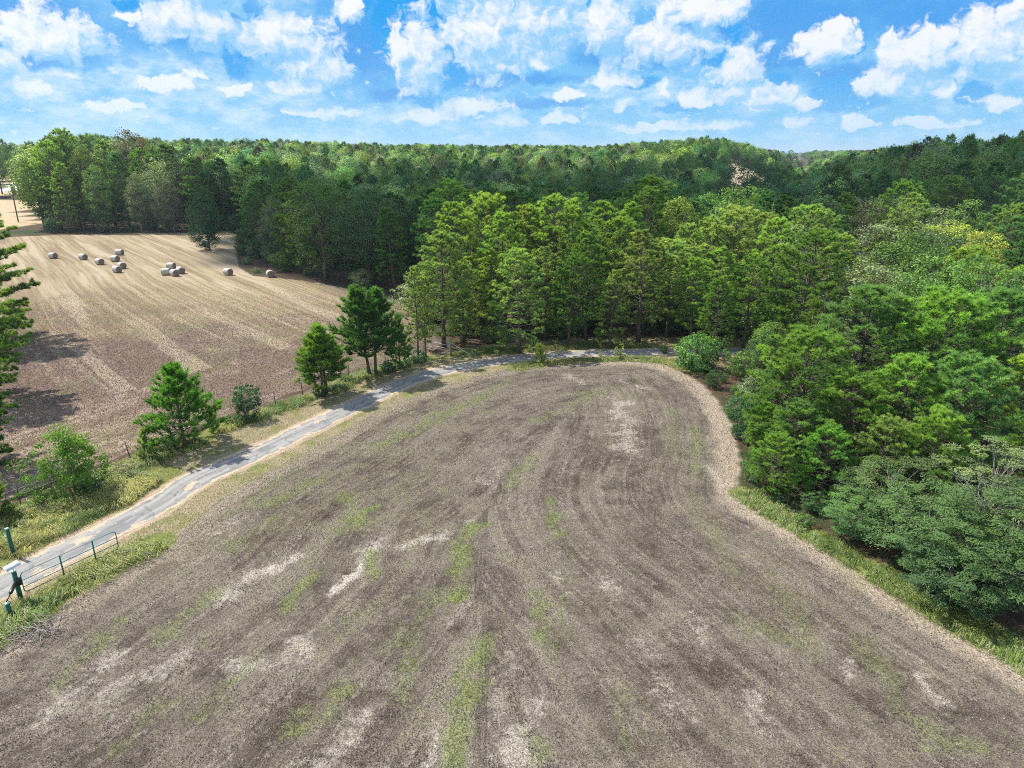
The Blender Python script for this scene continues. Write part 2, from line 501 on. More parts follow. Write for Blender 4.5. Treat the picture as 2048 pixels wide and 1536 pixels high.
class Geo:
    def __init__(self):
        self.V, self.Q, self.T, self.n = [], [], [], 0

    def add(self, V, quads=None, tris=None):
        V = np.asarray(V, float)
        if quads is not None and len(quads):
            self.Q.append(np.asarray(quads) + self.n)
        if tris is not None and len(tris):
            self.T.append(np.asarray(tris) + self.n)
        self.V.append(V)
        self.n += len(V)

    def tube(self, pts, rad, n=6, cap=True):
        pts = np.asarray(pts, float)
        rad = np.broadcast_to(np.asarray(rad, float), (len(pts),))
        tan = np.gradient(pts, axis=0)
        tan /= np.linalg.norm(tan, axis=1)[:, None] + 1e-9
        ref = np.array([0, 0, 1.0]) if abs(tan[0][2]) < 0.8 else np.array([1.0, 0, 0])
        a = np.cross(tan, ref)
        a /= np.linalg.norm(a, axis=1)[:, None] + 1e-9
        b = np.cross(tan, a)
        th = np.arange(n) * 2 * np.pi / n
        ring = pts[:, None, :] + rad[:, None, None] * (np.cos(th)[None, :, None] * a[:, None, :] + np.sin(th)[None, :, None] * b[:, None, :])
        k = len(pts)
        q = []
        for i in range(k - 1):
            for j in range(n):
                j2 = (j + 1) % n
                q.append((i * n + j, i * n + j2, (i + 1) * n + j2, (i + 1) * n + j))
        V = ring.reshape(-1, 3)
        t = []
        if cap:
            V = np.vstack([V, pts[0], pts[-1]])
            c0, c1 = k * n, k * n + 1
            for j in range(n):
                j2 = (j + 1) % n
                t.append((c0, j2, j))
                t.append((c1, (k - 1) * n + j, (k - 1) * n + j2))
        self.add(V, q, t)

    def box(self, c, size, rot=0.0):
        c = np.asarray(c, float)
        h = np.asarray(size, float) / 2
        s = np.array([(x, y, z) for x in (-1, 1) for y in (-1, 1) for z in (-1, 1)]) * h
        ca, sa = math.cos(rot), math.sin(rot)
        s = np.stack([s[:, 0] * ca - s[:, 1] * sa, s[:, 0] * sa + s[:, 1] * ca, s[:, 2]], 1) + c
        self.add(s, [(0, 1, 3, 2), (4, 6, 7, 5), (0, 4, 5, 1), (2, 3, 7, 6), (0, 2, 6, 4), (1, 5, 7, 3)])

    def mesh(self, name, mat, smooth_shade=False, attrs=None):
        f = []
        if self.Q:
            f.append(np.vstack(self.Q))
        if self.T:
            f.append(np.vstack(self.T))
        return build_mesh(name, np.vstack(self.V), f, mat, attrs, smooth_shade=smooth_shade)


def obj(name, me, parent=None, loc=(0, 0, 0), rz=0.0, scale=None, color=None):
    o = bpy.data.objects.new(name, me)
    COL.objects.link(o)
    if parent is not None:
        o.parent = parent
    o.location = loc
    o.rotation_euler = (0, 0, rz)
    if scale is not None:
        o.scale = scale
    if color is not None:
        o.color = (*color, 1.0)
    return o


def tag(o, label=None, cat=None, group=None, kind=None):
    if label:
        o['label'] = label
    if cat:
        o['category'] = cat
    if group:
        o['group'] = group
    if kind:
        o['kind'] = kind
    return o


def unit(a):
    return a / (np.linalg.norm(a, axis=-1, keepdims=True) + 1e-9)


# ------------------------------------------------------------------ materials
def material(name):
    m = bpy.data.materials.new(name)
    m.use_nodes = True
    m.node_tree.nodes.clear()
    t = NT(m.node_tree)
    out = t.new('ShaderNodeOutputMaterial')
    return m, t, out


def plain(name, col, rough=0.6, metal=0.0, vary=0.25, scale=6.0, bump=0.0):
    m, t, out = material(name)
    co = t.new('ShaderNodeTexCoord').outputs['Object']
    n = t.noise(co, scale, 4.0, 0.6)
    c = t.mix(n, [x * (1 - vary) for x in col], [min(1, x * (1 + vary)) for x in col])
    p = t.new('ShaderNodeBsdfPrincipled')
    t.put(p.inputs['Base Color'], c)
    p.inputs['Roughness'].default_value = rough
    p.inputs['Metallic'].default_value = metal
    if bump:
        b = t.new('ShaderNodeBump')
        b.inputs['Strength'].default_value = bump
        t.put(b.inputs['Height'], n)
        t.l.new(b.outputs[0], p.inputs['Normal'])
    t.l.new(p.outputs[0], out.inputs[0])
    return m


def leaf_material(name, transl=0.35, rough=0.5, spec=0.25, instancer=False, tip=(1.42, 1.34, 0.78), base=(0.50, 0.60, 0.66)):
    """colour of the tree (object colour) varied by a tint that lightens towards crown top and outer shoots"""
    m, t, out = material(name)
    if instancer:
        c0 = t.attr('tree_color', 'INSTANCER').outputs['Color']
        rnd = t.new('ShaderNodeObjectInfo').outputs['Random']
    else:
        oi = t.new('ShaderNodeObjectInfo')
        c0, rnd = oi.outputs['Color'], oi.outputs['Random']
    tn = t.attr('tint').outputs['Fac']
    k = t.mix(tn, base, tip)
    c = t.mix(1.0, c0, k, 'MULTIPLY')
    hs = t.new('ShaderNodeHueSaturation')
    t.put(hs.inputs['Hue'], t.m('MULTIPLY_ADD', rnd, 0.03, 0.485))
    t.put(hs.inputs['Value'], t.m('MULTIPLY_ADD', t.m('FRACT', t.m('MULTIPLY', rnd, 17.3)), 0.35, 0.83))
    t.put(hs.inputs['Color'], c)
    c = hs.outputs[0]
    p = t.new('ShaderNodeBsdfPrincipled')
    t.put(p.inputs['Base Color'], c)
    p.inputs['Roughness'].default_value = rough
    p.inputs['Specular IOR Level'].default_value = spec
    tr = t.new('ShaderNodeBsdfTranslucent')
    t.put(tr.inputs[0], t.mix(1.0, c, (1.15, 1.15, 0.55), 'MULTIPLY'))
    mx = t.new('ShaderNodeMixShader')
    mx.inputs[0].default_value = transl
    t.l.new(p.outputs[0], mx.inputs[1])
    t.l.new(tr.outputs[0], mx.inputs[2])
    t.l.new(mx.outputs[0], out.inputs[0])
    return m


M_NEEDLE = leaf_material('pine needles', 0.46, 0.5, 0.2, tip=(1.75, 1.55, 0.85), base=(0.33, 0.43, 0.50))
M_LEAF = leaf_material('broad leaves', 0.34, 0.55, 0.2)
M_FAR = leaf_material('far foliage', 0.28, 0.6, 0.2, instancer=True)
M_BARK = plain('pine bark', (0.115, 0.085, 0.065), 0.9, vary=0.45, scale=9, bump=0.5)
M_BARK_GREY = plain('grey bark', (0.20, 0.18, 0.15), 0.9, vary=0.35, scale=8, bump=0.4)
M_BARK_PALE = plain('pale bark', (0.30, 0.27, 0.23), 0.8, vary=0.3, scale=7)


def grass_material(name, transl):
    m, t, out = material(name)
    c = t.attr('blade_color').outputs['Color']
    p = t.new('ShaderNodeBsdfPrincipled')
    t.put(p.inputs['Base Color'], c)
    p.inputs['Roughness'].default_value = 0.55
    p.inputs['Specular IOR Level'].default_value = 0.2
    tr = t.new('ShaderNodeBsdfTranslucent')
    t.put(tr.inputs[0], c)
    mx = t.new('ShaderNodeMixShader')
    mx.inputs[0].default_value = transl
    t.l.new(p.outputs[0], mx.inputs[1])
    t.l.new(tr.outputs[0], mx.inputs[2])
    t.l.new(mx.outputs[0], out.inputs[0])
    return m


M_GRASS = grass_material('grass blades', 0.3)


# ------------------------------------------------------------------ the ground: one sheet out to the horizon
def graded(lo, hi, step, out_lo, out_hi, grow=1.16):
    a = list(np.arange(lo, hi + 1e-6, step))
    s = step
    while a[-1] < out_hi:
        s *= grow
        a.append(a[-1] + s)
    s = step
    b = [lo]
    while b[-1] > out_lo:
        s *= grow
        b.append(b[-1] - s)
    return np.array(b[:0:-1] + a)


gx = graded(-42, 42, 0.42, -9000, 9000, 1.10)
gy = graded(11, 92, 0.42, -600, 12000, 1.10)
GX, GY = np.meshgrid(gx, gy)
gxf, gyf = GX.ravel(), GY.ravel()
gz = terrain(gxf, gyf)
near = (np.abs(gxf) < 260) & (gyf > -120) & (gyf < 330)
f_d = np.full(gxf.shape, -60.0)
f_a = np.zeros(gxf.shape)
l_d = np.full(gxf.shape, -60.0)
l_a = np.zeros(gxf.shape)
r_d = np.full(gxf.shape, 60.0)
r_a = np.zeros(gxf.shape)
f_d[near], f_a[near] = sdf(gxf[near], gyf[near], RIGHT_FIELD)
l_d[near], l_a[near] = sdf(gxf[near], gyf[near], LEFT_FIELD)
fence_d, fence_a = line_dist(gxf, gyf, FENCE)
bend = 2.5 * np.sin(gyf / 46.0) + 1.5 * (fbm(gxf / 25, gyf / 25, 51) - 0.5)
l_row = np.where(fence_d < 12 + 3 * (fbm(gxf / 6, gyf / 6, 52) - .5), fence_d + 400, 0.76 * gxf + 0.65 * gyf + bend)
l_a = np.where(fence_d < 13, fence_a, 0.65 * gxf - 0.76 * gyf)
r_d[near], r_a[near] = line_dist(gxf[near], gyf[near], ROAD)
a_gr = np.zeros(gxf.shape)
a_pl = np.zeros(gxf.shape)
a_dk = np.zeros(gxf.shape)
a_vg = np.zeros(gxf.shape)
nn = near & (gyf < 100) & (np.abs(gxf) < 60)
wob_x = gxf + 0.9 * (fbm(gxf * 0.7, gyf * 0.7, 31) - 0.5)
wob_y = gyf + 0.9 * (fbm(gxf * 0.7, gyf * 0.7, 41) - 0.5)
a_gr[nn] = strand_mask(wob_x[nn], wob_y[nn], GREEN)
a_pl[nn] = strand_mask(wob_x[nn], wob_y[nn], PALE)
a_dk[nn] = strand_mask(wob_x[nn], wob_y[nn], DARKP)
a_vg[nn] = verge_mask(gxf[nn], gyf[nn])
# open straw-coloured land: far clearing on the hill and beside the far road
g_az = np.degrees(np.arctan2(gxf, np.maximum(gyf, 1e-3)))
g_r = np.hypot(gxf, gyf)
a_tan = (1 - smooth(np.abs(g_az - TAN_AZ), 1.3, 2.2)) * smooth(g_r, 240, 270) * (1 - smooth(g_r, 470, 500))
fr_d, _ = line_dist(gxf, gyf, FAR_ROAD)
a_tan = np.maximum(a_tan, (1 - smooth(fr_d, 26, 40)) * (gxf < -100))
a_tan = np.maximum(a_tan, smooth(-gxf, 128, 135) * (1 - smooth(gyf, 268, 280)) * smooth(gyf, 150, 160) * (1 - smooth(-gxf, 300, 340)))
a_tan = a_tan * ((gxf > 0) | (gxf < -0.682 * gyf))
nx_, ny_ = len(gx), len(gy)
ii = (np.arange(ny_ - 1)[:, None] * nx_ + np.arange(nx_ - 1)[None, :]).ravel()
gq = np.stack([ii, ii + 1, ii + 1 + nx_, ii + nx_], 1)

M_GROUND, g, gout = material('ground soil and mown grass')
pos = g.new('ShaderNodeTexCoord').outputs['Object']
FD, FA = g.attr('f_d').outputs['Fac'], g.attr('f_a').outputs['Fac']
LD, LA, LR = g.attr('l_d').outputs['Fac'], g.attr('l_a').outputs['Fac'], g.attr('l_row').outputs['Fac']
RD, RA = g.attr('r_d').outputs['Fac'], g.attr('r_a').outputs['Fac']
GRN, PAL, DRK, VRG, TAN = (g.attr(k).outputs['Fac'] for k in ('a_gr', 'a_pl', 'a_dk', 'a_vg', 'a_tan'))
n_big = g.noise(pos, 0.09, 3.0, 0.55)
n_mid = g.noise(pos, 0.55, 5.0, 0.6)
n_sml = g.noise(pos, 3.2, 4.0, 0.65)
n_fin = g.noise(pos, 13.0, 3.0, 0.7)
n_edge = g.m('SUBTRACT', g.noise(pos, 0.8, 5.0, 0.65), 0.5)
# rows left by the mower run along the field edges
row1 = g.noise(g.xyz(g.m('MULTIPLY', FD, 0.95), g.m('MULTIPLY', FA, 0.055), 0.0), 1.0, 3.0, 0.6)
row2 = g.noise(g.xyz(g.m('MULTIPLY', FD, 3.6), g.m('MULTIPLY', FA, 0.28), 4.0), 1.0, 3.0, 0.6)
brown = g.mix(g.step(n_mid, 0.35, 0.65), (0.075, 0.058, 0.046), (0.180, 0.149, 0.121))
brown = g.mix(g.step(g.m('ADD', g.m('MULTIPLY', row1, 0.6), g.m('MULTIPLY', n_big, 0.4)), 0.42, 0.62), brown, (0.215, 0.181, 0.148))
brown = g.mix(g.m('MULTIPLY', DRK, 0.75), brown, (0.080, 0.057, 0.045))
straw = g.m('MULTIPLY', g.step(g.m('ADD', g.m('MULTIPLY', row2, 0.5), g.m('MULTIPLY', n_sml, 0.5)), 0.48, 0.66), 0.6)
olive_p = g.m('MULTIPLY', g.m('MULTIPLY', g.step(g.m('ADD', g.sep(pos)[0], g.m('MULTIPLY', g.m('SUBTRACT', n_big, 0.5), 12.0)), 0.0, -9.0), g.step(g.sep(pos)[1], 24.0, 32.0)), g.step(g.m('ADD', g.m('MULTIPLY', row2, 0.5), g.m('MULTIPLY', n_mid, 0.5)), 0.44, 0.58))
brown = g.mix(g.m('MULTIPLY', olive_p, 0.45), brown, (0.15, 0.15, 0.065))
field = g.mix(straw, brown, (0.33, 0.286, 0.232))
edge_pale = g.m('MULTIPLY', g.step(g.m('ADD', FD, g.m('MULTIPLY', n_edge, 2.0)), 2.0, 0.9), g.m('MULTIPLY', g.step(g.sep(pos)[0], -2.0, 4.0, 0.45, 0.85), g.step(n_sml, 0.25, 0.5)))
field = g.mix(edge_pale, field, (0.43, 0.35, 0.265))
field = g.mix(g.m('MULTIPLY', PAL, g.step(g.m('ADD', n_sml, g.m('MULTIPLY', PAL, 0.25)), 0.45, 0.70)), field, (0.50, 0.45, 0.385))
faint = g.m('MULTIPLY', g.step(g.m('ADD', g.m('MULTIPLY', row1, 0.55), g.m('MULTIPLY', n_mid, 0.45)), 0.52, 0.66), 0.5)
field = g.mix(g.m('MULTIPLY', faint, g.step(n_sml, 0.4, 0.6)), field, (0.21, 0.22, 0.095))
field = g.mix(g.m('MULTIPLY', GRN, g.step(g.m('ADD', n_sml, g.m('MULTIPLY', GRN, 0.3)), 0.45, 0.75)), field, (0.20, 0.225, 0.085))
# left field: straw gold high up, red-brown lower down
lrow1 = g.noise(g.xyz(g.m('MULTIPLY', LR, 0.42), g.m('MULTIPLY', LA, 0.022), 7.0), 1.0, 3.0, 0.6)
lrow2 = g.noise(g.xyz(g.m('MULTIPLY', LR, 1.7), g.m('MULTIPLY', LA, 0.022), 9.0), 1.0, 4.0, 0.65)
py = g.sep(pos)[1]
pyn = g.m('ADD', py, g.m('MULTIPLY', g.m('SUBTRACT', n_big, 0.5), 70.0))
lowp = g.step(pyn, 92.0, 66.0)
darkp = g.m('MULTIPLY', g.step(pyn, 86.0, 68.0), g.step(pyn, 40.0, 54.0))
n_pat = g.noise(pos, 0.22, 5.0, 0.62)
gold = g.mix(g.step(lrow2, 0.36, 0.62), (0.22, 0.163, 0.102), (0.365, 0.285, 0.19))
gold = g.mix(g.m('MULTIPLY', g.step(n_mid, 0.45, 0.65), 0.4), gold, (0.30, 0.28, 0.12))
rust = g.mix(g.step(g.m('ADD', g.m('MULTIPLY', lrow2, 0.3), g.m('ADD', g.m('MULTIPLY', n_sml, 0.4), g.m('MULTIPLY', n_pat, 0.3))), 0.42, 0.60), (0.185, 0.115, 0.085), (0.43, 0.335, 0.265))
dark = g.mix(g.step(g.m('ADD', g.m('MULTIPLY', n_sml, 0.5), g.m('MULTIPLY', n_pat, 0.5)), 0.42, 0.60), (0.095, 0.060, 0.050), (0.25, 0.185, 0.150))
rust = g.mix(g.m('MULTIPLY', darkp, g.step(n_pat, 0.34, 0.52)), rust, dark)
lfield = g.mix(lowp, gold, rust)
lfield = g.mix(g.m('MULTIPLY', g.step(lrow1, 0.52, 0.62), 0.7), lfield, (0.43, 0.345, 0.25))
lfield = g.mix(g.m('MULTIPLY', g.step(lrow1, 0.47, 0.38), 0.6), lfield, (0.19, 0.135, 0.085))
lfield = g.mix(g.m('MULTIPLY', g.step(g.m('ADD', g.m('MULTIPLY', lrow2, 0.35), g.m('MULTIPLY', n_pat, 0.65)), 0.55, 0.66), 0.55), lfield, (0.28, 0.29, 0.12))
# woodland floor, verge, sandy shoulder
floor_c = g.mix(n_mid, (0.060, 0.042, 0.028), (0.125, 0.085, 0.055))
floor_c = g.mix(g.step(n_big, 0.48, 0.6), floor_c, (0.045, 0.060, 0.025))
verge_c = g.mix(n_sml, (0.105, 0.125, 0.036), (0.25, 0.27, 0.08))
mown_c = g.mix(n_sml, (0.20, 0.165, 0.095), (0.40, 0.33, 0.215))
mown_c = g.mix(g.step(n_mid, 0.46, 0.62), mown_c, (0.20, 0.205, 0.075))
sand_c = g.mix(n_mid, (0.33, 0.245, 0.16), (0.47, 0.37, 0.26))
ground_c = g.mix(g.step(TAN, 0.3, 0.6), floor_c, (0.46, 0.36, 0.23))
near_road = g.step(g.m('ADD', RD, g.m('MULTIPLY', n_edge, 2.0)), 6.0, 4.6)
ground_c = g.mix(near_road, ground_c, mown_c)
ground_c = g.mix(g.step(g.m('ADD', LD, g.m('MULTIPLY', n_edge, 1.6)), -0.25, 0.25), ground_c, lfield)
ground_c = g.mix(g.step(g.m('ADD', FD, g.m('MULTIPLY', n_edge, 1.2)), -0.3, 0.3), ground_c, field)
ground_c = g.mix(g.step(g.m('ADD', VRG, g.m('MULTIPLY', n_edge, 0.8)), 0.4, 0.7), ground_c, verge_c)
ground_c = g.mix(g.step(g.m('ADD', RD, g.m('MULTIPLY', n_edge, 1.8)), 1.48, 1.26), ground_c, sand_c)
grain = g.mix(g.step(n_fin, 0.30, 0.70), (0.62, 0.60, 0.58), (1.30, 1.30, 1.30))
ground_c = g.mix(1.0, ground_c, grain, 'MULTIPLY')
gb = g.new('ShaderNodeBump')
gb.inputs['Strength'].default_value = 0.9
gb.inputs['Distance'].default_value = 0.12
g.put(gb.inputs['Height'], g.m('ADD', g.m('MULTIPLY', n_fin, 0.55), g.m('ADD', g.m('MULTIPLY', n_sml, 0.9), g.m('MULTIPLY', row2, 0.6))))
gp = g.new('ShaderNodeBsdfPrincipled')
g.put(gp.inputs['Base Color'], ground_c)
gp.inputs['Roughness'].default_value = 0.95
gp.inputs['Specular IOR Level'].default_value = 0.1
g.l.new(gb.outputs[0], gp.inputs['Normal'])
g.l.new(gp.outputs[0], gout.inputs[0])
me = build_mesh('ground', np.stack([gxf, gyf, gz], 1), [gq], M_GROUND,
                dict(f_d=f_d, f_a=f_a, l_row=l_row, l_d=l_d, l_a=l_a, r_d=r_d, r_a=r_a, a_gr=a_gr, a_pl=a_pl, a_dk=a_dk, a_vg=a_vg, a_tan=a_tan), smooth_shade=True)
tag(obj('ground', me), kind='structure')


# the lane: worn grey gravel with sandy patches, 4 mm above the ground with a low crown
def lane_sheet(name, line, half, mat, lift=0.004, crown=0.03, step=0.4, wob=0.22, zf=None):
    seg = np.r_[0, np.cumsum(np.hypot(*np.diff(line, axis=0).T))]
    s = np.arange(0, seg[-1], step)
    cx, cy = np.interp(s, seg, line[:, 0]), np.interp(s, seg, line[:, 1])
    tx, ty = np.gradient(cx), np.gradient(cy)
    L = np.hypot(tx, ty)
    px_, py_ = -ty / L, tx / L
    na = 9
    V, U, W = [], [], []
    for i in range(len(s)):
        wl = half + wob * (fbm(s[i] * 0.6, 3.1, 11, 4) - 0.5) * 2
        wr = half + wob * (fbm(s[i] * 0.6, 9.7, 12, 4) - 0.5) * 2
        for j in range(na):
            t = -1 + 2 * j / (na - 1)
            off = t * (wl if t < 0 else wr)
            z0 = 0.0 if zf is None else float(zf(np.array([cx[i] + px_[i] * off]), np.array([cy[i] + py_[i] * off]))[0])
            V.append((cx[i] + px_[i] * off, cy[i] + py_[i] * off, z0 + lift + crown * (1 - t * t)))
            U.append(t)
            W.append(s[i])
    n = len(s)
    q = [(i * na + j, i * na + j + 1, (i + 1) * na + j + 1, (i + 1) * na + j) for i in range(n - 1) for j in range(na - 1)]
    q = [tuple(reversed(k)) for k in q]
    return build_mesh(name, V, [np.array(q)], mat, dict(across=np.array(U), along=np.array(W)), smooth_shade=True)


M_LANE, t, out = material('worn asphalt lane')
pos = t.new('ShaderNodeTexCoord').outputs['Object']
ac, al = t.attr('across').outputs['Fac'], t.attr('along').outputs['Fac']
n1 = t.noise(pos, 1.1, 6.0, 0.65)
n2 = t.noise(pos, 16.0, 3.0, 0.7)
n3 = t.noise(t.xyz(t.m('MULTIPLY', ac, 3.0), t.m('MULTIPLY', al, 0.16), 0.0), 1.0, 4.0, 0.6)
grey = t.mix(t.step(n3, 0.35, 0.65), (0.185, 0.178, 0.165), (0.33, 0.315, 0.29))
grey = t.mix(t.m('MULTIPLY', n2, 0.6), grey, (0.15, 0.147, 0.145))
edge = t.m('ABSOLUTE', ac)
n4 = t.noise(t.xyz(t.m('MULTIPLY', ac, 1.2), t.m('MULTIPLY', al, 0.45), 2.0), 1.0, 5.0, 0.65)
worn = t.m('MAXIMUM', t.step(t.m('ADD', edge, t.m('MULTIPLY', t.m('SUBTRACT', n1, 0.5), 1.2)), 0.72, 0.90),
           t.step(t.m('ADD', n4, t.m('MULTIPLY', t.step(al, 52.0, 18.0), 0.035)), 0.625, 0.66))
sand = t.mix(n1, (0.36, 0.27, 0.185), (0.48, 0.385, 0.28))
crk = t.new('ShaderNodeTexVoronoi', feature='DISTANCE_TO_EDGE')
t.put(crk.inputs['Vector'], t.v('ADD', pos, t.v('MULTIPLY', t.xyz(n1, n2, 0.0), (1.2, 1.2, 0.0))))
t.put(crk.inputs['Scale'], 0.75)
grey = t.mix(t.m('MULTIPLY', t.step(crk.outputs['Distance'], 0.035, 0.01), t.step(n1, 0.42, 0.55)), grey, (0.075, 0.070, 0.065))
track = t.step(t.m('ABSOLUTE', t.m('SUBTRACT', edge, 0.46)), 0.24, 0.05)
grey = t.mix(t.m('MULTIPLY', track, 0.35), grey, (0.34, 0.33, 0.315))
patch_ = t.step(t.noise(t.xyz(t.m('MULTIPLY', ac, 0.9), t.m('MULTIPLY', al, 0.30), 6.0), 1.0, 2.0, 0.5), 0.58, 0.60)
grey = t.mix(t.m('MULTIPLY', patch_, 0.6), grey, (0.135, 0.135, 0.14))
cc = t.mix(worn, grey, sand)
cc = t.mix(t.m('MULTIPLY', t.step(t.m('ADD', edge, t.m('MULTIPLY', t.m('SUBTRACT', n1, 0.5), 1.6)), 1.0, 1.12), 0.8), cc, (0.17, 0.18, 0.07))
b = t.new('ShaderNodeBump')
b.inputs['Strength'].default_value = 0.5
b.inputs['Distance'].default_value = 0.03
t.put(b.inputs['Height'], t.m('ADD', n2, t.m('MULTIPLY', worn, -0.8)))
p = t.new('ShaderNodeBsdfPrincipled')
t.put(p.inputs['Base Color'], cc)
p.inputs['Roughness'].default_value = 0.9
t.l.new(b.outputs[0], p.inputs['Normal'])
t.l.new(p.outputs[0], out.inputs[0])
tag(obj('lane', lane_sheet('lane', ROAD, 1.12, M_LANE)), kind='structure')
M_PALE_ROAD = plain('pale concrete road', (0.52, 0.50, 0.49), 0.9, vary=0.12, scale=0.3)
tag(obj('road', lane_sheet('road', FAR_ROAD, 9.0, M_PALE_ROAD, lift=0.05, crown=0.05, step=6.0, wob=0.3, zf=terrain)), kind='structure')


# ------------------------------------------------------------------ growing trees (meshes shared by all copies of a kind)
def needles(g_P, g_A, r, k, length, width, brush, tint, spread=(0.35, 1.25)):
    """k needles on each shoot: P tip positions, A shoot axes -> verts, tris, tint"""
    n = len(g_P)
    P = np.repeat(g_P, k, 0)
    A = np.repeat(g_A, k, 0)
    back = r.uniform(0, 1, n * k)[:, None] * np.repeat(brush, k)[:, None]
    perp = unit(np.cross(A, r.normal(size=(n * k, 3))))
    th = r.uniform(spread[0], spread[1], n * k)[:, None]
    D = unit(A * np.cos(th) + perp * np.sin(th))
    L = length * r.uniform(0.75, 1.2, n * k)[:, None]
    W = unit(np.cross(D, r.normal(size=(n * k, 3)))) * width / 2
    B = P - A * back
    V = np.stack([B + W, B - W, B + D * L], 1).reshape(-1, 3)
    T = np.arange(n * k * 3).reshape(-1, 3)
    ti = np.repeat(np.repeat(tint, k) + r.normal(0, 0.16, n * k), 3)
    return V, T, ti


def leaves(C, N, r, size, tint, ratio=0.6):
    n = len(C)
    t = unit(np.cross(N, r.normal(size=(n, 3))))
    s = np.cross(N, t)
    L = size * r.uniform(0.7, 1.25, n)[:, None] / 2
    V = np.stack([C - t * L, C + s * L * ratio, C + t * L, C - s * L * ratio], 1).reshape(-1, 3)
    Q = np.arange(n * 4).reshape(-1, 4)
    return V, Q, np.repeat(tint, 4)


PROTO = {}


def pine(name, seed, H, base, Rm, nl, k=16, mature=True, nlen=0.27, nw=0.030, shoots=9, stems=1, top_blunt=0.25, trunk_r=None, dead=6, pad=0.0, up0=(-8, 55)):
    r = np.random.default_rng(seed)
    G = Geo()
    P, A, B, Ti = [], [], [], []
    for st in range(stems):
        lean = r.normal(0, 0.02, 2) + (0 if stems == 1 else (st - 0.5) * 0.09)
        ox = 0.0 if stems == 1 else (st - 0.5) * 0.45
        Hs = H * (1 if st == 0 else r.uniform(0.86, 0.96))
        zs = np.linspace(0, Hs, 9)
        wob = np.cumsum(r.normal(0, 0.05, (9, 2)), 0) * (Hs / 14)
        spine = np.stack([ox + lean[0] * zs + wob[:, 0] - wob[0, 0], lean[1] * zs + wob[:, 1] - wob[0, 1], zs], 1)
        r0 = trunk_r or (0.0125 * H + 0.02)
        spine[0, 2] = -0.25
        G.tube(spine, r0 * (1 - 0.93 * (zs / Hs) ** 0.9) * np.where(zs < 0.3, 1.35, 1.0), 8)

        def at(h):
            return np.array([np.interp(h, zs, spine[:, i]) for i in range(2)] + [h])
        az0 = r.uniform(0, 6.28)
        for i in range(nl):
            q = (i + r.uniform(0, 1)) / nl
            h = Hs * (base + (0.985 - base) * q ** 0.9)
            if mature:
                prof = (math.sin(math.pi * min(1, q * 0.80 + 0.16)) ** 0.75) * (1 - top_blunt * q) + 0.06
                prof = prof * (0.72 + 0.28 * r.uniform(0.3, 1.25))
            else:
                prof = (1 - q) ** 0.78 * 0.98 + 0.05
                prof *= r.uniform(0.72, 1.12) * (0.65 + 0.35 * min(1, q * 6 + 0.3))
            L = Rm * prof
            a = az0 + i * 2.3999 + r.normal(0, 0.35)
            el = R(up0[0] + (up0[1] - up0[0]) * q ** 1.3 + r.normal(0, 9))
            d = np.array([math.cos(a) * math.cos(el), math.sin(a) * math.cos(el), math.sin(el)])
            side = np.array([-math.sin(a), math.cos(a), 0])
            p0 = at(h)
            npt = 5
            tt = np.linspace(0, 1, npt)
            curve = 0.20 * L if not mature else 0.16 * L
            pts = p0 + d * (L * tt)[:, None] + np.array([0, 0, 1]) * (curve * tt ** 2.2)[:, None] + side * (r.normal(0, 0.10) * L * tt ** 2)[:, None]
            G.tube(pts, (0.010 + 0.011 * L) * (1 - 0.85 * tt), 4, cap=False)
            ns = max(3, int(shoots * (0.45 + 0.75 * L / Rm)))
            tone = r.normal(0.5, 0.13)
            for s in range(ns):
                u = 1.0 if s == 0 else r.uniform(0.42 if mature else 0.22, 1.0)
                b0 = np.array([np.interp(u, tt, pts[:, c]) for c in range(3)])
                sgn = 1 if s % 2 else -1
                if s == 0:
                    ax = unit(pts[-1] - pts[-2] + np.array([0, 0, 0.25 * L / npt]))
                    tip = b0 + ax * 0.15
                else:
                    out_d = unit(d * r.uniform(0.35, 1.0) + side * sgn * r.uniform(0.25, 1.0) + np.array([0, 0, r.uniform(0.05, 0.75)]))
                    ln = (0.16 + 0.30 * (1.05 - u) + r.uniform(0, 0.20)) * min(1.5, L) * (1.0 if mature else 0.8)
                    tip = b0 + out_d * ln
                    ax = unit(out_d + np.array([0, 0, r.uniform(0.3, 0.9)]))
                    if ln > 0.35:
                        G.tube([b0, (b0 + tip) / 2 + np.array([0, 0, -0.03]), tip], [0.014, 0.010, 0.006], 3, cap=False)
                P.append(tip)
                A.append(ax)
                B.append(0.16 if mature else r.uniform(0.22, 0.42))
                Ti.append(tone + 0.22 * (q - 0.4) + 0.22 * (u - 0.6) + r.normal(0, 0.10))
        for i in range(4 if mature else 3):   # leader
            P.append(at(Hs) + np.array([r.normal(0, 0.12), r.normal(0, 0.12), r.uniform(-0.2, 0.15)]))
            A.append(unit(np.array([r.normal(0, 0.25), r.normal(0, 0.25), 1.0])))
            B.append(0.3)
            Ti.append(0.85)
        for i in range(dead if mature else 0):   # bare dead stubs under the crown
            h = Hs * r.uniform(0.12, max(0.16, base))
            a = r.uniform(0, 6.28)
            L = r.uniform(0.5, 1.5)
            p0 = at(h)
            G.tube([p0, p0 + np.array([math.cos(a) * L * .5, math.sin(a) * L * .5, 0.05]), p0 + np.array([math.cos(a) * L, math.sin(a) * L, -0.1])], [0.025, 0.018, 0.008], 3, cap=False)
    V, T, ti = needles(np.array(P), np.array(A), r, k, nlen, nw, np.array(B), np.array(Ti), (0.30, 1.30) if mature else (0.25, 1.0))
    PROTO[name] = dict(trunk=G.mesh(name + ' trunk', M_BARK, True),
                       crown=build_mesh(name + ' crown', V, [T], M_NEEDLE, dict(tint=np.clip(ti, 0, 1))), H=H, R=Rm)


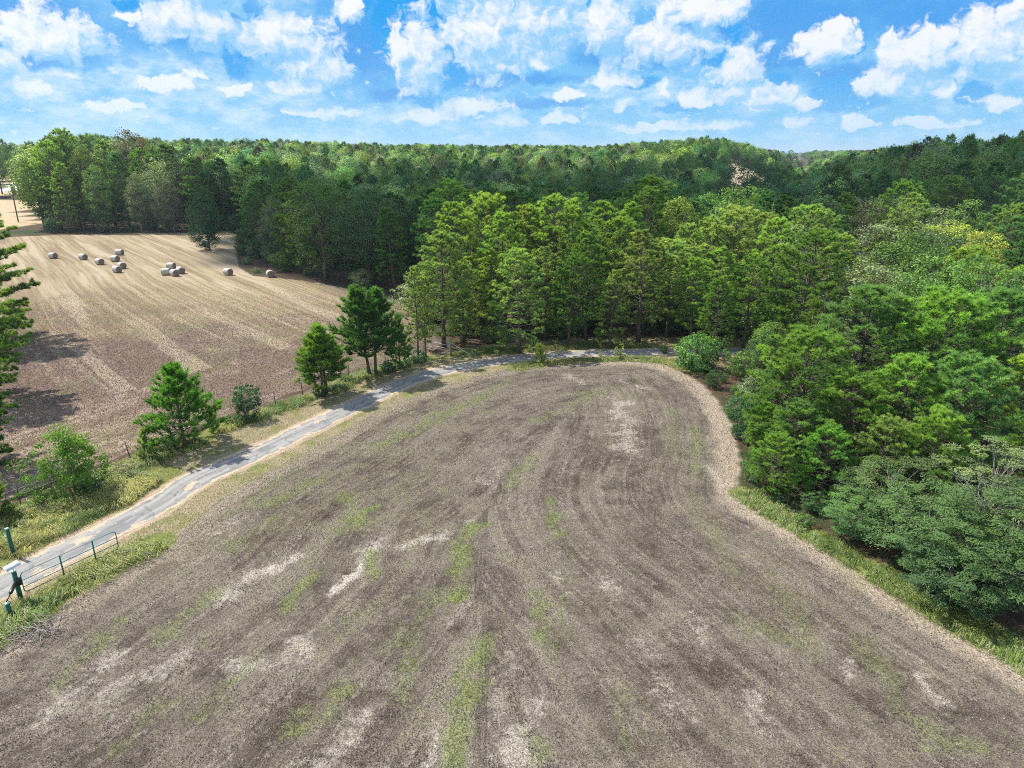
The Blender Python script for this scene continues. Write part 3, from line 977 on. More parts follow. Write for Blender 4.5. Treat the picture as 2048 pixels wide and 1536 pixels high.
def broadleaf(name, seed, H, W, base=0.15, nclump=150, per=60, leaf=0.24, bark=None, low=0.0, pointed=0.0, gaps=0.25, rr=0.85, tr=None, stems=1, flat=False):
    """trunk, limbs reaching out to leaf clumps spread over an uneven crown"""
    r = np.random.default_rng(seed)
    G = Geo()
    zc = H * (base + (1 - base) * (0.5 - 0.08 * low))
    hz = H * (1 - base) / 2
    zs = np.linspace(-0.25, H * 0.72, 7)
    wob = np.cumsum(r.normal(0, 0.07, (7, 2)), 0) * (H / 12)
    spine = np.stack([wob[:, 0] - wob[0, 0], wob[:, 1] - wob[0, 1], zs], 1)
    r0 = tr or 0.017 * H
    G.tube(spine, r0 * (1 - 0.8 * (zs / zs[-1]).clip(0, 1)), 8)
    if stems > 1:
        for s in range(stems - 1):
            a = r.uniform(0, 6.28)
            e = np.array([math.cos(a) * W * .3, math.sin(a) * W * .3, H * .6])
            G.tube([spine[0], spine[0] + e * .5 + np.array([0, 0, .2]), e], [r0 * .8, r0 * .5, r0 * .2], 6)
    lump = r.normal(size=(9, 3))
    lump = unit(lump)
    amp = r.uniform(0.12, 0.34, 9)
    C, N, S, Tn = [], [], [], []
    for i in range(nclump):
        zz = 1 - 2 * (i + 0.5) / nclump
        a = i * 2.39996 + r.normal(0, 0.25)
        rad = math.sqrt(max(0, 1 - zz * zz))
        d = np.array([math.cos(a) * rad, math.sin(a) * rad, zz])
        bump = 0.80 + float(np.sum(amp * np.maximum(0, lump @ d) ** 4)) + r.normal(0, 0.07)
        if r.uniform() < gaps * 0.6:
            continue
        f = bump * (r.uniform(0.5, 1.0) ** 0.45 if r.uniform() < 0.8 else r.uniform(0.3, 0.7))
        wz = 1.0 - pointed * max(0, zz) * 0.55
        c = np.array([d[0] * W / 2 * f * wz, d[1] * W / 2 * f * wz, zc + d[2] * hz * min(1.04, f)])
        if c[2] < H * base * 0.8 - 0.1:
            continue
        C.append(c)
        N.append(unit(d + np.array([0, 0, 0.45])))
        S.append(rr * r.uniform(0.6, 1.25) * (W / 7.0) ** 0.5)
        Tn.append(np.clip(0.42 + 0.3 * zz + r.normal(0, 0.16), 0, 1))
    C = np.array(C)
    nlimb = min(len(C), 46)
    for i in r.choice(len(C), nlimb, replace=False):
        c = C[i]
        hh = np.clip(c[2] * r.uniform(0.35, 0.7), 0.25 * H * base, H * 0.68)
        p0 = np.array([np.interp(hh, zs, spine[:, k]) for k in range(2)] + [hh])
        mid = p0 * 0.45 + c * 0.55 + np.array([0, 0, r.normal(0.15, 0.15) * W / 7]) + r.normal(0, 0.12, 3)
        G.tube([p0, mid, c], [r0 * 0.34, r0 * 0.2, r0 * 0.06], 4, cap=False)
        for j in range(2):
            e = c + r.normal(0, 0.5, 3) * rr
            G.tube([mid, (mid + e) / 2 + r.normal(0, .05, 3), e], [r0 * 0.12, r0 * 0.08, r0 * 0.03], 3, cap=False)
    LC, LN, LT = [], [], []
    for c, n, s, tn in zip(C, N, S, Tn):
        m = int(per * r.uniform(0.7, 1.2))
        v = unit(r.normal(size=(m, 3)))
        v *= (r.uniform(0.25, 1, m) ** 0.5)[:, None] * s * np.array([1.0, 1.0, 0.17 if flat else 0.72])
        LC.append(c + v)
        LN.append(unit(np.array([0, 0, 1.0]) + n * 0.25 + r.normal(0, 0.30, (m, 3))) if flat else unit(unit(v) * 0.7 + n * 0.6 + r.normal(0, 0.55, (m, 3))))
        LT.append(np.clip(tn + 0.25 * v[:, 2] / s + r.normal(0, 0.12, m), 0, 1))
    LC, LN, LT = np.vstack(LC), np.vstack(LN), np.concatenate(LT)
    V, Q, ti = leaves(LC, LN, r, leaf, LT, 0.30 if flat else 0.6)
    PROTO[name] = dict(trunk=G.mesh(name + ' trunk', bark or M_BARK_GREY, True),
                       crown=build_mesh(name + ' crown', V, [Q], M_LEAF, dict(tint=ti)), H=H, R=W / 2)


def catmull3(pts, r, n=5):
    pts = np.asarray(pts, float)
    p = np.vstack([2 * pts[0] - pts[1], pts, 2 * pts[-1] - pts[-2]])
    out = []
    for i in range(1, len(p) - 2):
        for t in np.arange(n) / n:
            out.append(0.5 * (2 * p[i] + (p[i + 1] - p[i - 1]) * t + (2 * p[i - 1] - 5 * p[i] + 4 * p[i + 1] - p[i + 2]) * t * t
                              + (3 * p[i] - p[i - 1] - 3 * p[i + 1] + p[i + 2]) * t ** 3))
    out.append(pts[-1])
    out = np.array(out)
    out[1:-1] += r.normal(0, 0.05, (len(out) - 2, 3))
    return out


# mature pines: open, dense, high-crowned, low-crowned, broad
pine('pine a', 101, 14, 0.17, 2.7, 84, k=42, nw=0.055, nlen=0.30)
pine('pine b', 102, 14, 0.10, 2.7, 98, k=40, nw=0.055, nlen=0.30)
pine('pine c', 103, 15, 0.20, 2.6, 82, k=44, nw=0.055, nlen=0.30)
pine('pine d', 104, 13, 0.06, 3.0, 104, k=36, nw=0.05, nlen=0.30)
pine('pine e', 105, 14, 0.15, 3.2, 96, k=44, nw=0.055, nlen=0.30, top_blunt=0.05)
pine('pine f', 106, 14, 0.20, 2.4, 80, k=42, nw=0.055, nlen=0.30, top_blunt=0.45)
pine('pine g', 107, 13, 0.24, 3.0, 74, k=44, nw=0.055, nlen=0.31, top_blunt=-0.1, shoots=11)
pine('pine h', 108, 15, 0.24, 2.8, 78, k=44, nw=0.055, nlen=0.30, top_blunt=0.1)
# big-tufted pines for the near edge of the wood
pine('near pine a', 111, 11, 0.12, 3.1, 96, k=50, nlen=0.30, nw=0.042, shoots=13)
pine('near pine b', 112, 10, 0.10, 3.4, 92, k=50, nlen=0.30, nw=0.042, shoots=13, top_blunt=0.05)
pine('side pine', 113, 15, 0.06, 5.6, 120, k=60, nlen=0.36, nw=0.05, shoots=22, up0=(-14, 46))
# young pines with upright candles
pine('young pine a', 121, 6.0, 0.10, 2.3, 72, k=46, mature=False, nlen=0.27, nw=0.036, shoots=11, up0=(12, 62))
pine('young pine b', 122, 6.5, 0.20, 1.7, 64, k=46, mature=False, nlen=0.26, nw=0.038, shoots=10, stems=2, up0=(10, 60))
pine('young pine c', 123, 8.0, 0.24, 2.5, 80, k=46, mature=False, nlen=0.28, nw=0.038, shoots=11, stems=2, up0=(8, 66))
pine('young pine d', 124, 6.5, 0.12, 1.5, 60, k=54, mature=False, nlen=0.26, nw=0.038, shoots=9, up0=(15, 62))
pine('sapling pine', 125, 2.0, 0.06, 0.62, 30, k=36, mature=False, nlen=0.22, nw=0.028, shoots=4, up0=(20, 66), trunk_r=0.03)
broadleaf('oak a', 201, 13, 8.5, 0.10, 210, 62, 0.25)
broadleaf('oak b', 202, 13, 7.0, 0.08, 190, 62, 0.25, pointed=0.5)
broadleaf('oak c', 203, 14, 9.5, 0.14, 230, 60, 0.27, gaps=0.4)
broadleaf('oak d', 204, 12, 6.0, 0.04, 170, 60, 0.24, pointed=0.8)
broadleaf('near oak', 205, 10, 6.5, 0.05, 240, 84, 0.20, gaps=0.3)
broadleaf('field oak', 206, 12, 6.2, 0.02, 220, 70, 0.25, low=0.4, pointed=0.45, gaps=0.15)
broadleaf('small tree', 207, 4.6, 3.7, 0.02, 170, 60, 0.135, low=1.0, pointed=1.0, gaps=0.3, rr=0.52, tr=0.07, stems=3)
broadleaf('round shrub', 208, 2.6, 2.0, 0.0, 90, 60, 0.11, rr=0.42, gaps=0.15, tr=0.04, stems=4)
broadleaf('shrub a', 211, 2.6, 3.2, 0.0, 90, 54, 0.15, rr=0.6, tr=0.035, stems=4)
broadleaf('shrub b', 212, 3.4, 3.0, 0.0, 90, 54, 0.16, rr=0.6, tr=0.04, stems=4, gaps=0.4)
broadleaf('low shrub', 213, 1.0, 1.5, 0.0, 40, 46, 0.10, rr=0.36, tr=0.02, stems=3)
broadleaf('sapling', 214, 1.7, 1.0, 0.05, 34, 22, 0.11, rr=0.30, tr=0.02, gaps=0.45)
broadleaf('mimosa a', 301, 5.2, 7.5, 0.06, 150, 170, 0.17, bark=M_BARK_PALE, rr=0.72, gaps=0.35, tr=0.07, stems=4, flat=True)
broadleaf('mimosa b', 302, 7.0, 6.0, 0.25, 95, 110, 0.17, bark=M_BARK_PALE, rr=0.72, gaps=0.55, tr=0.075, stems=2, flat=True)
broadleaf('mimosa c', 303, 4.0, 6.8, 0.02, 140, 170, 0.17, bark=M_BARK_PALE, rr=0.70, gaps=0.3, tr=0.06, stems=4, flat=True)


def plant(name, proto, x, y, h, color, label, cat, group=None, wide=1.0, rz=None, z=None, bend=None):
    p = PROTO[proto]
    s = h / p['H']
    z0 = float(terrain(np.array([x]), np.array([y]))[0]) if z is None else z
    root = obj(name, None, None, (x, y, z0), rng.uniform(0, 6.28) if rz is None else rz, (s * wide, s * wide, s))
    root.rotation_euler = (rng.normal(0, .022), rng.normal(0, .022), root.rotation_euler[2])
    root.empty_display_size = 0.5
    tag(root, label, cat, group)
    obj('trunk', p['trunk'], root)
    obj('crown', p['crown'], root, color=color)
    return root


def at_top(u, v, Y):
    """ground position and height of a tree whose top shows at photo pixel (u, v) when it stands Y metres ahead"""
    d = pix_dir(u, v)
    t = Y / d[1]
    x = d[0] * t
    zt = CAM_H + d[2] * t
    return x, Y, zt - float(terrain(np.array([x]), np.array([Y]))[0])


PINE_G = (0.140, 0.274, 0.077)
PINE_Y = (0.262, 0.415, 0.125)  # this, the light green and the yellow have sunlit brightness put in
PINE_L = (0.265, 0.395, 0.170)
PINE_D = (0.082, 0.201, 0.095)
PINE_B = (0.112, 0.244, 0.140)
PINE_N = (0.165, 0.345, 0.155)
PINE_M = (0.195, 0.370, 0.105)
OAK_G = (0.140, 0.250, 0.083)
OAK_Y = (0.251, 0.358, 0.084)
OAK_D = (0.065, 0.144, 0.074)
OAK_S = (0.209, 0.270, 0.185)
YELLOW = (0.370, 0.440, 0.120)
BRIGHT = (0.136, 0.299, 0.054)

placed = []   # x, y, radius of every tree set by hand


def top_tree(name, proto, u, v, Y, color, label, cat, group=None, wide=1.0):
    x, y, h = at_top(u, v, Y)
    placed.append((x, y, PROTO[proto]['R'] * h / PROTO[proto]['H'] * wide))
    return plant(name, proto, x, y, h, color, label, cat, group, wide)


def base_tree(name, proto, u, v, h, color, label, cat, group=None, wide=1.0, rz=None):
    x, y = ground(u, v)
    placed.append((x, y, PROTO[proto]['R'] * h / PROTO[proto]['H'] * wide))
    return plant(name, proto, x, y, h, color, label, cat, group, wide, rz)


# ---- trees and shrubs along the lane and fence
base_tree('pine_tree', 'young pine a', 372, 895, 5.6, (.16, .36, .08), 'spreading young pine with upright candles beside the lane, nearest of the fence-row pines', 'pine tree', wide=1.28)
base_tree('pine_tree', 'young pine b', 650, 790, 6.0, (.16, .34, .085), 'twin-trunked young pine on the fence line, next to the bend of the grey lane', 'pine tree', wide=1.4)
base_tree('pine_tree', 'young pine c', 746, 752, 8.0, (.115, .27, .09), 'dark green double-trunked pine, tallest and widest on the fence line', 'pine tree', wide=1.28)
base_tree('pine_tree', 'young pine d', 800, 738, 5.0, (.11, .255, .09), 'small dark slender pine tucked right behind the tall double-trunked one', 'pine tree', wide=1.1)
base_tree('pine_tree', 'pine c', 836, 722, 8.6, PINE_L, 'thin light green pine with a bare lower stem left of the grey gate', 'pine tree', wide=0.85)
base_tree('pine_tree', 'pine c', 852, 716, 7.6, PINE_L, 'pale slim pine standing closest to the grey farm gate', 'pine tree', wide=0.8)
base_tree('pine_tree', 'sapling pine', 290, 922, 2.0, PINE_L, 'knee-high pale pine sapling left of the spreading young pine', 'pine tree')
base_tree('pine_tree', 'sapling pine', 428, 868, 2.1, PINE_G, 'leaning pine sapling right of the spreading young pine', 'pine tree')
base_tree('pine_tree', 'sapling pine', 1083, 728, 1.9, OAK_Y, 'lone bright green pine sapling in the grass between lane and mown field', 'pine tree', wide=1.1)
base_tree('pine_tree', 'sapling pine', 1, 1038, 2.6, PINE_G, 'bushy young pine cut off by the left picture edge above the green post', 'pine tree', wide=1.5)
base_tree('small_tree', 'small tree', 152, 990, 4.7, BRIGHT, 'bright green bushy broadleaf tree with a thin leading shoot by the fence', 'tree')
base_tree('shrub', 'round shrub', 497, 840, 2.7, OAK_D, 'dark green egg-shaped shrub alone on the fence line', 'shrub')
base_tree('sapling', 'sapling', 1240, 719, 1.7, YELLOW, 'sparse yellow-green broadleaf sapling at the top edge of the mown field', 'sapling')
base_tree('sapling', 'sapling', 1200, 716, 0.9, OAK_Y, 'tiny weedy sapling left of the yellow-green one by the lane', 'sapling')
for (u, v, h, c, lb) in [(330, 905, 1.1, PINE_G, 'low green bush under the spreading young pine, on its lane side'),
                         (352, 888, .9, OAK_G, 'low bush at the foot of the spreading young pine, on its field side'),
                         (470, 850, .8, OAK_G, 'ankle-high bush left of the egg-shaped shrub'), (640, 792, .8, OAK_D, 'dark low bush at the foot of the twin-trunked pine'),
                         (690, 765, .7, OAK_G, 'small weedy bush on the fence between twin-trunked and tallest pine'),
                         (782, 744, 1.1, OAK_D, 'round low bush just right of the tallest fence-row pine'),
                         (812, 735, .8, OAK_G, 'small bush under the slender dark pine'), (836, 728, 1.2, OAK_D, 'dark bush at the foot of the thin light green pine'),
                         (100, 1005, .8, OAK_G, 'low bush left of the bright bushy tree'), (185, 985, .9, OAK_D, 'low dark bush right of the bright bushy tree')]:
    base_tree('shrub', 'low shrub', u, v, h, c, lb, 'shrub', wide=1.1)

# ---- tall pines cut by the left edge
for (x, y, h, lb, c) in [(-54.2, 69, 13.9, 'tall dark pine cut by the left edge, its longest branch pointing at the hay bales', PINE_G),
                         (-42.3, 50.5, 10.5, 'dark pine at the left edge below the long-branched one', PINE_G),
                         (-33.8, 38.5, 8.0, 'lowest of the dark pines cut by the left edge, above the fence', PINE_G)]:
    placed.append((x, y, 4.2))
    plant('pine_tree', 'side pine', x, y, h, c, lb, 'pine tree', wide=1.08)

# ---- front row of the pine wood behind the lane
FRONT = [
    (880, 468, 66, 'pine b', PINE_L, 1.15, 'light yellow-green pine at the left corner of the front row, beside the grey gate'),
    (905, 414, 74, 'pine a', PINE_Y, 1.0, 'bright tall pine behind the left corner tree of the front row'),
    (968, 404, 77, 'pine g', PINE_Y, .9, 'broad bright-topped pine second along the front row'),
    (1012, 432, 71, 'pine c', PINE_Y, 1.0, 'bare-stemmed bright pine left of the row centre'),
    (1040, 505, 64, 'pine d', PINE_L, 1.0, 'short pale pine leafy to the ground in front of the row'),
    (1062, 418, 78, 'pine h', PINE_Y, 1.0, 'sunlit pine just behind the short pale one'),
    (1112, 404, 76, 'pine e', PINE_Y, .95, 'tallest bright pine in the middle of the front row'),
    (1152, 402, 79, 'pine f', PINE_Y, 1.0, 'bright pine right of the tallest of the front row'),
    (1180, 470, 69, 'pine c', PINE_G, .95, 'darker bare-stemmed pine in front of the bright row'),
    (1207, 412, 76, 'pine a', PINE_Y, 1.05, 'sunny round-headed pine right of the row centre'),
    (1245, 442, 73, 'pine h', PINE_Y, 1.0, 'bright pine with a forked look above the sapling'),
    (1290, 468, 68, 'pine a', PINE_L, 1.1, 'light pine with layered branches where the lane enters the wood'),
    (925, 520, 68, 'pine d', PINE_L, .9, 'bushy light pine low beside the left corner tree of the front row'),
    (985, 500, 70, 'pine f', PINE_Y, .9, 'sunny mid-height pine left of the short pale one'),
    (1092, 500, 69, 'pine a', PINE_L, .9, 'light pine right of the short pale one, trunk half hidden'),
    (1140, 520, 67, 'pine g', PINE_G, .8, 'greener mid-height pine below the tallest of the front row'),
    (1225, 545, 66, 'pine d', PINE_L, .75, 'pale low pine directly behind the sapling by the lane'),
    (1270, 410, 80, 'pine f', PINE_Y, 1.0, 'bright pine left of the tall round-topped green one'),
    (1380, 455, 74, 'pine b', PINE_L, 1.0, 'light dense pine between the feathery tree and the wide pale pine'),
    (1445, 500, 68, 'pine a', PINE_Y, 1.0, 'yellow-green pine with open layers right of the flat-layered one'),
    (1300, 364, 98, 'pine e', PINE_G, 1.15, 'tall round-topped green pine standing behind the front row'),
    (1352, 402, 90, 'oak b', OAK_Y, 1.0, 'pale yellow-green feathery tree behind the front row'),
    (1346, 492, 70, 'pine g', PINE_L, 1.05, 'layered light pine right of the lane mouth'),
    (1395, 520, 67, 'pine c', PINE_Y, 1.1, 'yellowish pine with flat branch layers over the corner of the field'),
    (1425, 448, 79, 'pine e', PINE_L, 1.05, 'wide pale pine behind the flat-layered one'),
    (1470, 428, 78, 'pine g', PINE_L, 1.1, 'broadest pale green pine right of the lane mouth'),
    (1450, 560, 62, 'pine b', PINE_G, .95, 'mid green pine at the corner of the mown field'),
    (1530, 432, 82, 'pine h', PINE_L, 1.05, 'pale pine right of the broadest one'),
    (1505, 520, 66, 'pine e', PINE_G, .95, 'green pine in front of the pale pair'),
    (1590, 455, 76, 'oak a', OAK_S, .9, 'grey-green leafy tree between pale pines'),
    (1560, 395, 108, 'pine b', PINE_G, 1.0, 'pointed pine a little way back, left of the grey oak'),
    (1640, 425, 92, 'pine e', PINE_L, 1.0, 'round pale pine with dark gaps left of the grey oak'),
    (1655, 500, 68, 'pine b', PINE_L, 1.1, 'pale bushy pine beside the leafy oak'),
    (1680, 478, 72, 'pine e', PINE_L, 1.0, 'pale pine partly behind the bushy one'),
    (1808, 440, 76, 'oak b', (0.085, 0.135, 0.035), 1.1, 'tall lime green broadleaf tree with a pointed head'),
    (1740, 520, 62, 'near oak', OAK_S, 1.15, 'shiny dark-leaved broadleaf tree below the lime green one'),
    (1905, 440, 84, 'oak c', YELLOW, .85, 'yellow-leaved tree behind the lime green one'),
    (1975, 470, 78, 'oak a', YELLOW, .9, 'broad yellow-leaved tree near the right edge'),
    (2030, 418, 88, 'pine e', PINE_L, .9, 'pale open pine at the right edge above the yellow tree'),
    (1930, 515, 64, 'near pine b', PINE_Y, .95, 'bright tufted pine in front of the yellow trees'),
    (2045, 545, 58, 'near pine a', PINE_Y, .9, 'bright tufted pine half out of the right edge'),
    (1850, 560, 60, 'near oak', OAK_G, 1.1, 'small-leaved green tree below the bright tufted pine'),
    (1990, 560, 60, 'near oak', OAK_S, 1.0, 'pale leafy tree right of the small-leaved one')]
for (u, v, Y, pr, c, wd, lb) in FRONT:
    isp = 'pine' in pr
    top_tree('pine_tree' if isp else 'broadleaf_tree', pr, u, v, Y, c, lb, 'pine tree' if isp else 'tree', wide=wd * 1.28)

# ---- near edge of the wood on the right
NEAR = [
    (1745, 588, 44, 'near pine a', PINE_N, 1.05, 'blue-green tufted pine, highest in the near right-hand wood'),
    (1622, 690, 39, 'near pine b', PINE_M, 1.0, 'tufted pine with cloud-like branches at the edge of the mown field'),
    (1905, 614, 42, 'near pine b', PINE_M, .95, 'round tufted pine in the near right-hand wood'),
    (2030, 600, 43, 'near pine a', PINE_N, 1.0, 'dark blue-green pine half out of the right edge'),
    (1560, 742, 42, 'near pine a', PINE_N, .95, 'pine bulging over the field edge behind the cloud-like one'),
    (1700, 770, 37, 'near pine b', PINE_M, .95, 'pine with wide low pads of needles facing the field'),
    (1830, 730, 37, 'near pine a', PINE_M, 1.0, 'green pine in the middle of the near right-hand wood'),
    (1960, 740, 36, 'near pine b', PINE_N, .9, 'shaded pine above the pale-branched silk tree'),
    (1560, 880, 35, 'near pine b', PINE_M, .95, 'low pine overhanging the pale field edge'),
    (1515, 905, 36.5, 'near pine b', PINE_N, .85, 'small pine with drooping pads right at the bulge of the field edge'),
    (1535, 810, 40, 'near pine a', PINE_M, .9, 'leaning tufted pine left of the cloud-like one'),
    (1610, 815, 37, 'near pine b', PINE_N, .9, 'pine below the cloud-like one, pads stacked like shelves'),
    (1660, 870, 34.5, 'near pine b', PINE_M, .9, 'low pine between shelf-like pads and the small silk tree'),
    (1770, 845, 34.5, 'near pine b', PINE_L, .8, 'yellowish low pine above the spreading silk tree'),
    (1885, 830, 33.5, 'near pine a', PINE_M, .9, 'green low pine between the spreading and the pale silk tree'),
    (1660, 640, 55, 'near oak', OAK_S, 1.0, 'glossy broadleaf tree behind the near tufted pines'),
    (1540, 640, 58, 'near oak', OAK_G, .9, 'leafy tree behind the corner shrubs of the field')]
for (u, v, Y, pr, c, wd, lb) in NEAR:
    isp = 'pine' in pr
    top_tree('pine_tree' if isp else 'broadleaf_tree', pr, u, v, Y, c, lb, 'pine tree' if isp else 'tree', wide=wd * 1.3)
MIM = [(1790, 915, 31.5, 'mimosa a', (0.125, 0.205, 0.10), .95, 'spreading feathery silk tree with pale arching branches at the field edge'),
       (2010, 868, 29.0, 'mimosa b', (0.21, 0.27, 0.16), .95, 'pale thin-leaved silk tree with a bare forked trunk at the right edge'),
       (1715, 985, 30.4, 'mimosa c', (0.125, 0.22, 0.09), .8, 'feathery silk tree drooping to the grass in front of the near pines'),
       (1632, 985, 33.0, 'mimosa c', (0.11, 0.20, 0.085), .75, 'small feathery silk tree at the upper end of the grass strip'),
       (1880, 985, 27.6, 'mimosa c', (0.105, 0.195, 0.085), .9, 'low feathery silk tree over the grass strip, below the spreading one'),
       (2050, 990, 26.0, 'mimosa c', (0.10, 0.185, 0.085), .95, 'low silk tree drooping at the right edge under the pale one'),
       (1965, 1060, 25.0, 'mimosa c', (0.10, 0.18, 0.08), .8, 'lowest silk tree, spreading close over the grass strip near the right edge')]
for (u, v, Y, pr, c, wd, lb) in MIM:
    top_tree('silk_tree', pr, u, v, Y, c, lb, 'tree', wide=wd)
SHR = [(1470, 770, 52, 'shrub b', OAK_G, 1.0, 'leafy shrub at the right-hand corner of the mown field'),
       (1420, 722, 58, 'shrub a', OAK_D, .9, 'dark shrub under the pines where field and lane meet'),
       (1500, 800, 47, 'shrub a', OAK_S, 1.0, 'grey-green shrub below the corner of the wood'),
       (1520, 735, 50, 'shrub b', OAK_S, .8, 'tall pale shrub behind the corner of the wood'),
       (1480, 850, 43, 'shrub a', OAK_D, .9, 'dark shrub on the field edge left of the near pines'),
       (1450, 745, 55, 'shrub b', OAK_G, .8, 'tall green shrub at the very corner of the mown field'),
       (1462, 812, 47, 'shrub b', OAK_G, 1.0, 'round green shrub on the field edge below the corner'),
       (1490, 700, 56, 'shrub b', OAK_G, 1.0, 'big leafy shrub under the green corner pine'),
       (1500, 860, 42, 'shrub b', OAK_S, 1.0, 'shrub leaning over the pale field edge above the bulge'),
       (1505, 915, 39, 'shrub b', OAK_G, .7, 'narrow shrub at the bulge of the field edge'),
       (1560, 990, 34, 'low shrub', OAK_D, 1.3, 'low bush beneath the overhanging pine'),
       (1610, 1030, 31.5, 'low shrub', OAK_G, 1.0, 'small bush between overhanging pine and silk tree'),
       (985, 650, 68, 'shrub a', OAK_G, 1.0, 'leafy bush at the foot of the short pale pine, left side'),
       (1120, 660, 69, 'shrub b', OAK_D, 1.2, 'dark round bush under the front row, opposite the sapling'),
       (1200, 655, 70, 'shrub a', OAK_G, 1.0, 'green bush under the front row left of the leaning trunks'),
       (925, 672, 68, 'shrub b', OAK_D, 1.0, 'dark bush just right of the grey gate post'),
       (1075, 672, 71, 'shrub a', OAK_Y, .8, 'yellowish bush under the middle of the front row'),
       (1330, 690, 64, 'shrub a', OAK_G, .8, 'bush between the trunks right of the lane mouth'),
       (1385, 700, 60, 'low shrub', OAK_G, 1.4, 'low green bush in the grass under the flat-layered pine')]
for (u, v, Y, pr, c, wd, lb) in SHR:
    top_tree('shrub', pr, u, v, Y, c, lb, 'shrub', wide=wd)

# ---- wood beyond the hay field and lone field tree
base_tree('broadleaf_tree', 'field oak', 420, 500, 13.0, OAK_D, 'lone dark egg-shaped tree standing in the corner of the hay field', 'tree', wide=0.85)
LEFTW = [(66, 305, 180, 'oak b', OAK_Y, 'sunlit yellow-green tree, leftmost of the wood behind the hay field'),
         (88, 290, 176, 'pine e', PINE_Y, 'bright spreading pine near the left end of the far wood'),
         (125, 268, 182, 'pine e', PINE_Y, 'tallest rounded pine of the far wood, sticking up on the skyline'),
         (165, 300, 176, 'oak b', (.12, .17, .03), 'lime green tree beside the tallest pine of the far wood'),
         (110, 330, 170, 'pine b', PINE_Y, 'yellow-tufted pine in front of the skyline pine'),
         (200, 285, 185, 'pine b', PINE_L, 'light pine right of the lime green tree'),
         (185, 335, 171, 'oak b', OAK_G, 'green climbing-leaved tree under the lime green one'),
         (235, 310, 176, 'pine b', PINE_D, 'dark pine in the middle of the far wood'),
         (258, 266, 215, 'oak a', (.16, .125, .085), 'reddish-brown leafed tree rising on the left skyline'),
         (285, 305, 180, 'pine e', PINE_G, 'rounded green pine left of the grey oaks'),
         (265, 350, 171, 'oak b', OAK_S, 'grey-green thin tree with light streaks behind the bales'),
         (310, 330, 174, 'oak a', OAK_S, 'grey-leaved oak, left one of the pair behind the lone tree'),
         (360, 318, 178, 'oak c', (.075, .10, .062), 'wide grey-leaved oak behind the lone tree'),
         (335, 365, 170, 'oak a', (.10, .12, .085), 'silvery oak low in the far wood'),
         (400, 330, 180, 'oak a', OAK_D, 'dark oak above the lone tree'),
         (430, 320, 178, 'pine b', PINE_D, 'dark pine right above the lone tree')]
for (u, v, Y, pr, c, lb) in LEFTW:
    isp = 'pine' in pr
    top_tree('pine_tree' if isp else 'broadleaf_tree', pr, u, v, Y, c, lb, 'pine tree' if isp else 'tree', wide=.95)
MIDW = [(505, 388, 128, 'pine d', PINE_D, 1.0, 'dark pine at the corner of the hay field by the last bale'),
        (548, 395, 122, 'oak d', OAK_S, 1.2, 'silver-green tree between dark pines by the last bale'),
        (600, 372, 126, 'pine a', PINE_D, 1.1, 'dark pine with drooping layers right of the silver tree'),
        (655, 380, 118, 'pine e', PINE_G, 1.0, 'olive pine with bare stems at the hay field edge'),
        (690, 365, 124, 'pine c', PINE_G, 1.1, 'olive high-crowned pine behind the bare-stemmed one'),
        (745, 388, 112, 'pine e', PINE_D, 1.1, 'wide blue-green pine in the shaded wood by the hay field'),
        (790, 395, 110, 'pine b', PINE_B, 1.0, 'blue-green pine right of the wide shaded one'),
        (830, 405, 100, 'pine a', PINE_D, 1.0, 'dark pine just left of the bright front row'),
        (1205, 336, 170, 'oak c', (.085, .125, .030), 1.0, 'rounded olive green tree rising from the dark wood'),
        (930, 366, 145, 'oak d', (.07, .12, .03), 1.1, 'fresh green tree in the shaded wood behind the front row'),
        (1055, 360, 150, 'oak a', (.085, .13, .03), .9, 'yellowish round tree in the shaded wood behind the row centre'),
        (1085, 400, 118, 'oak d', OAK_G, 1.0, 'green tree close behind the middle of the front row'),
        (1495, 318, 190, 'oak c', OAK_D, 1.0, 'black-green domed oak in front of the distant straw clearing'),
        (1535, 312, 200, 'oak a', OAK_D, .9, 'dark oak right beside the distant straw clearing'),
        (1810, 388, 104, 'oak c', OAK_S, 1.25, 'wide grey-green oak in the shaded hillside wood'),
        (1740, 412, 95, 'oak a', (.095, .105, .065), 1.0, 'grey-brown oak in front of the wide grey-green one'),
        (1975, 395, 105, 'oak c', (.05, .075, .055), 1.1, 'smoky grey oak near the right edge'),
        (1690, 335, 130, 'oak b', (.06, .10, .03), 1.0, 'fresh green tree halfway up the shaded hillside'),
        (1770, 345, 128, 'oak b', (.055, .10, .03), .9, 'smaller fresh green tree halfway up the hillside')]
for (u, v, Y, pr, c, wd, lb) in MIDW:
    isp = 'pine' in pr
    top_tree('pine_tree' if isp else 'broadleaf_tree', pr, u, v, Y, c, lb, 'pine tree' if isp else 'tree', wide=wd)

# ---- the wood between and behind: every tree a copy with its own place, height and colour
fill_rng = np.random.default_rng(55)


def canopy_height(x, y):
    """typical height of the wood"""
    a = np.degrees(np.arctan2(x, y))
    r = np.hypot(x, y)
    h = np.interp(a, [-45, -30, -22, -10, 0, 12, 20, 30, 45], [20, 20, 16, 13.5, 13, 13.5, 12.5, 13, 14])
    return h


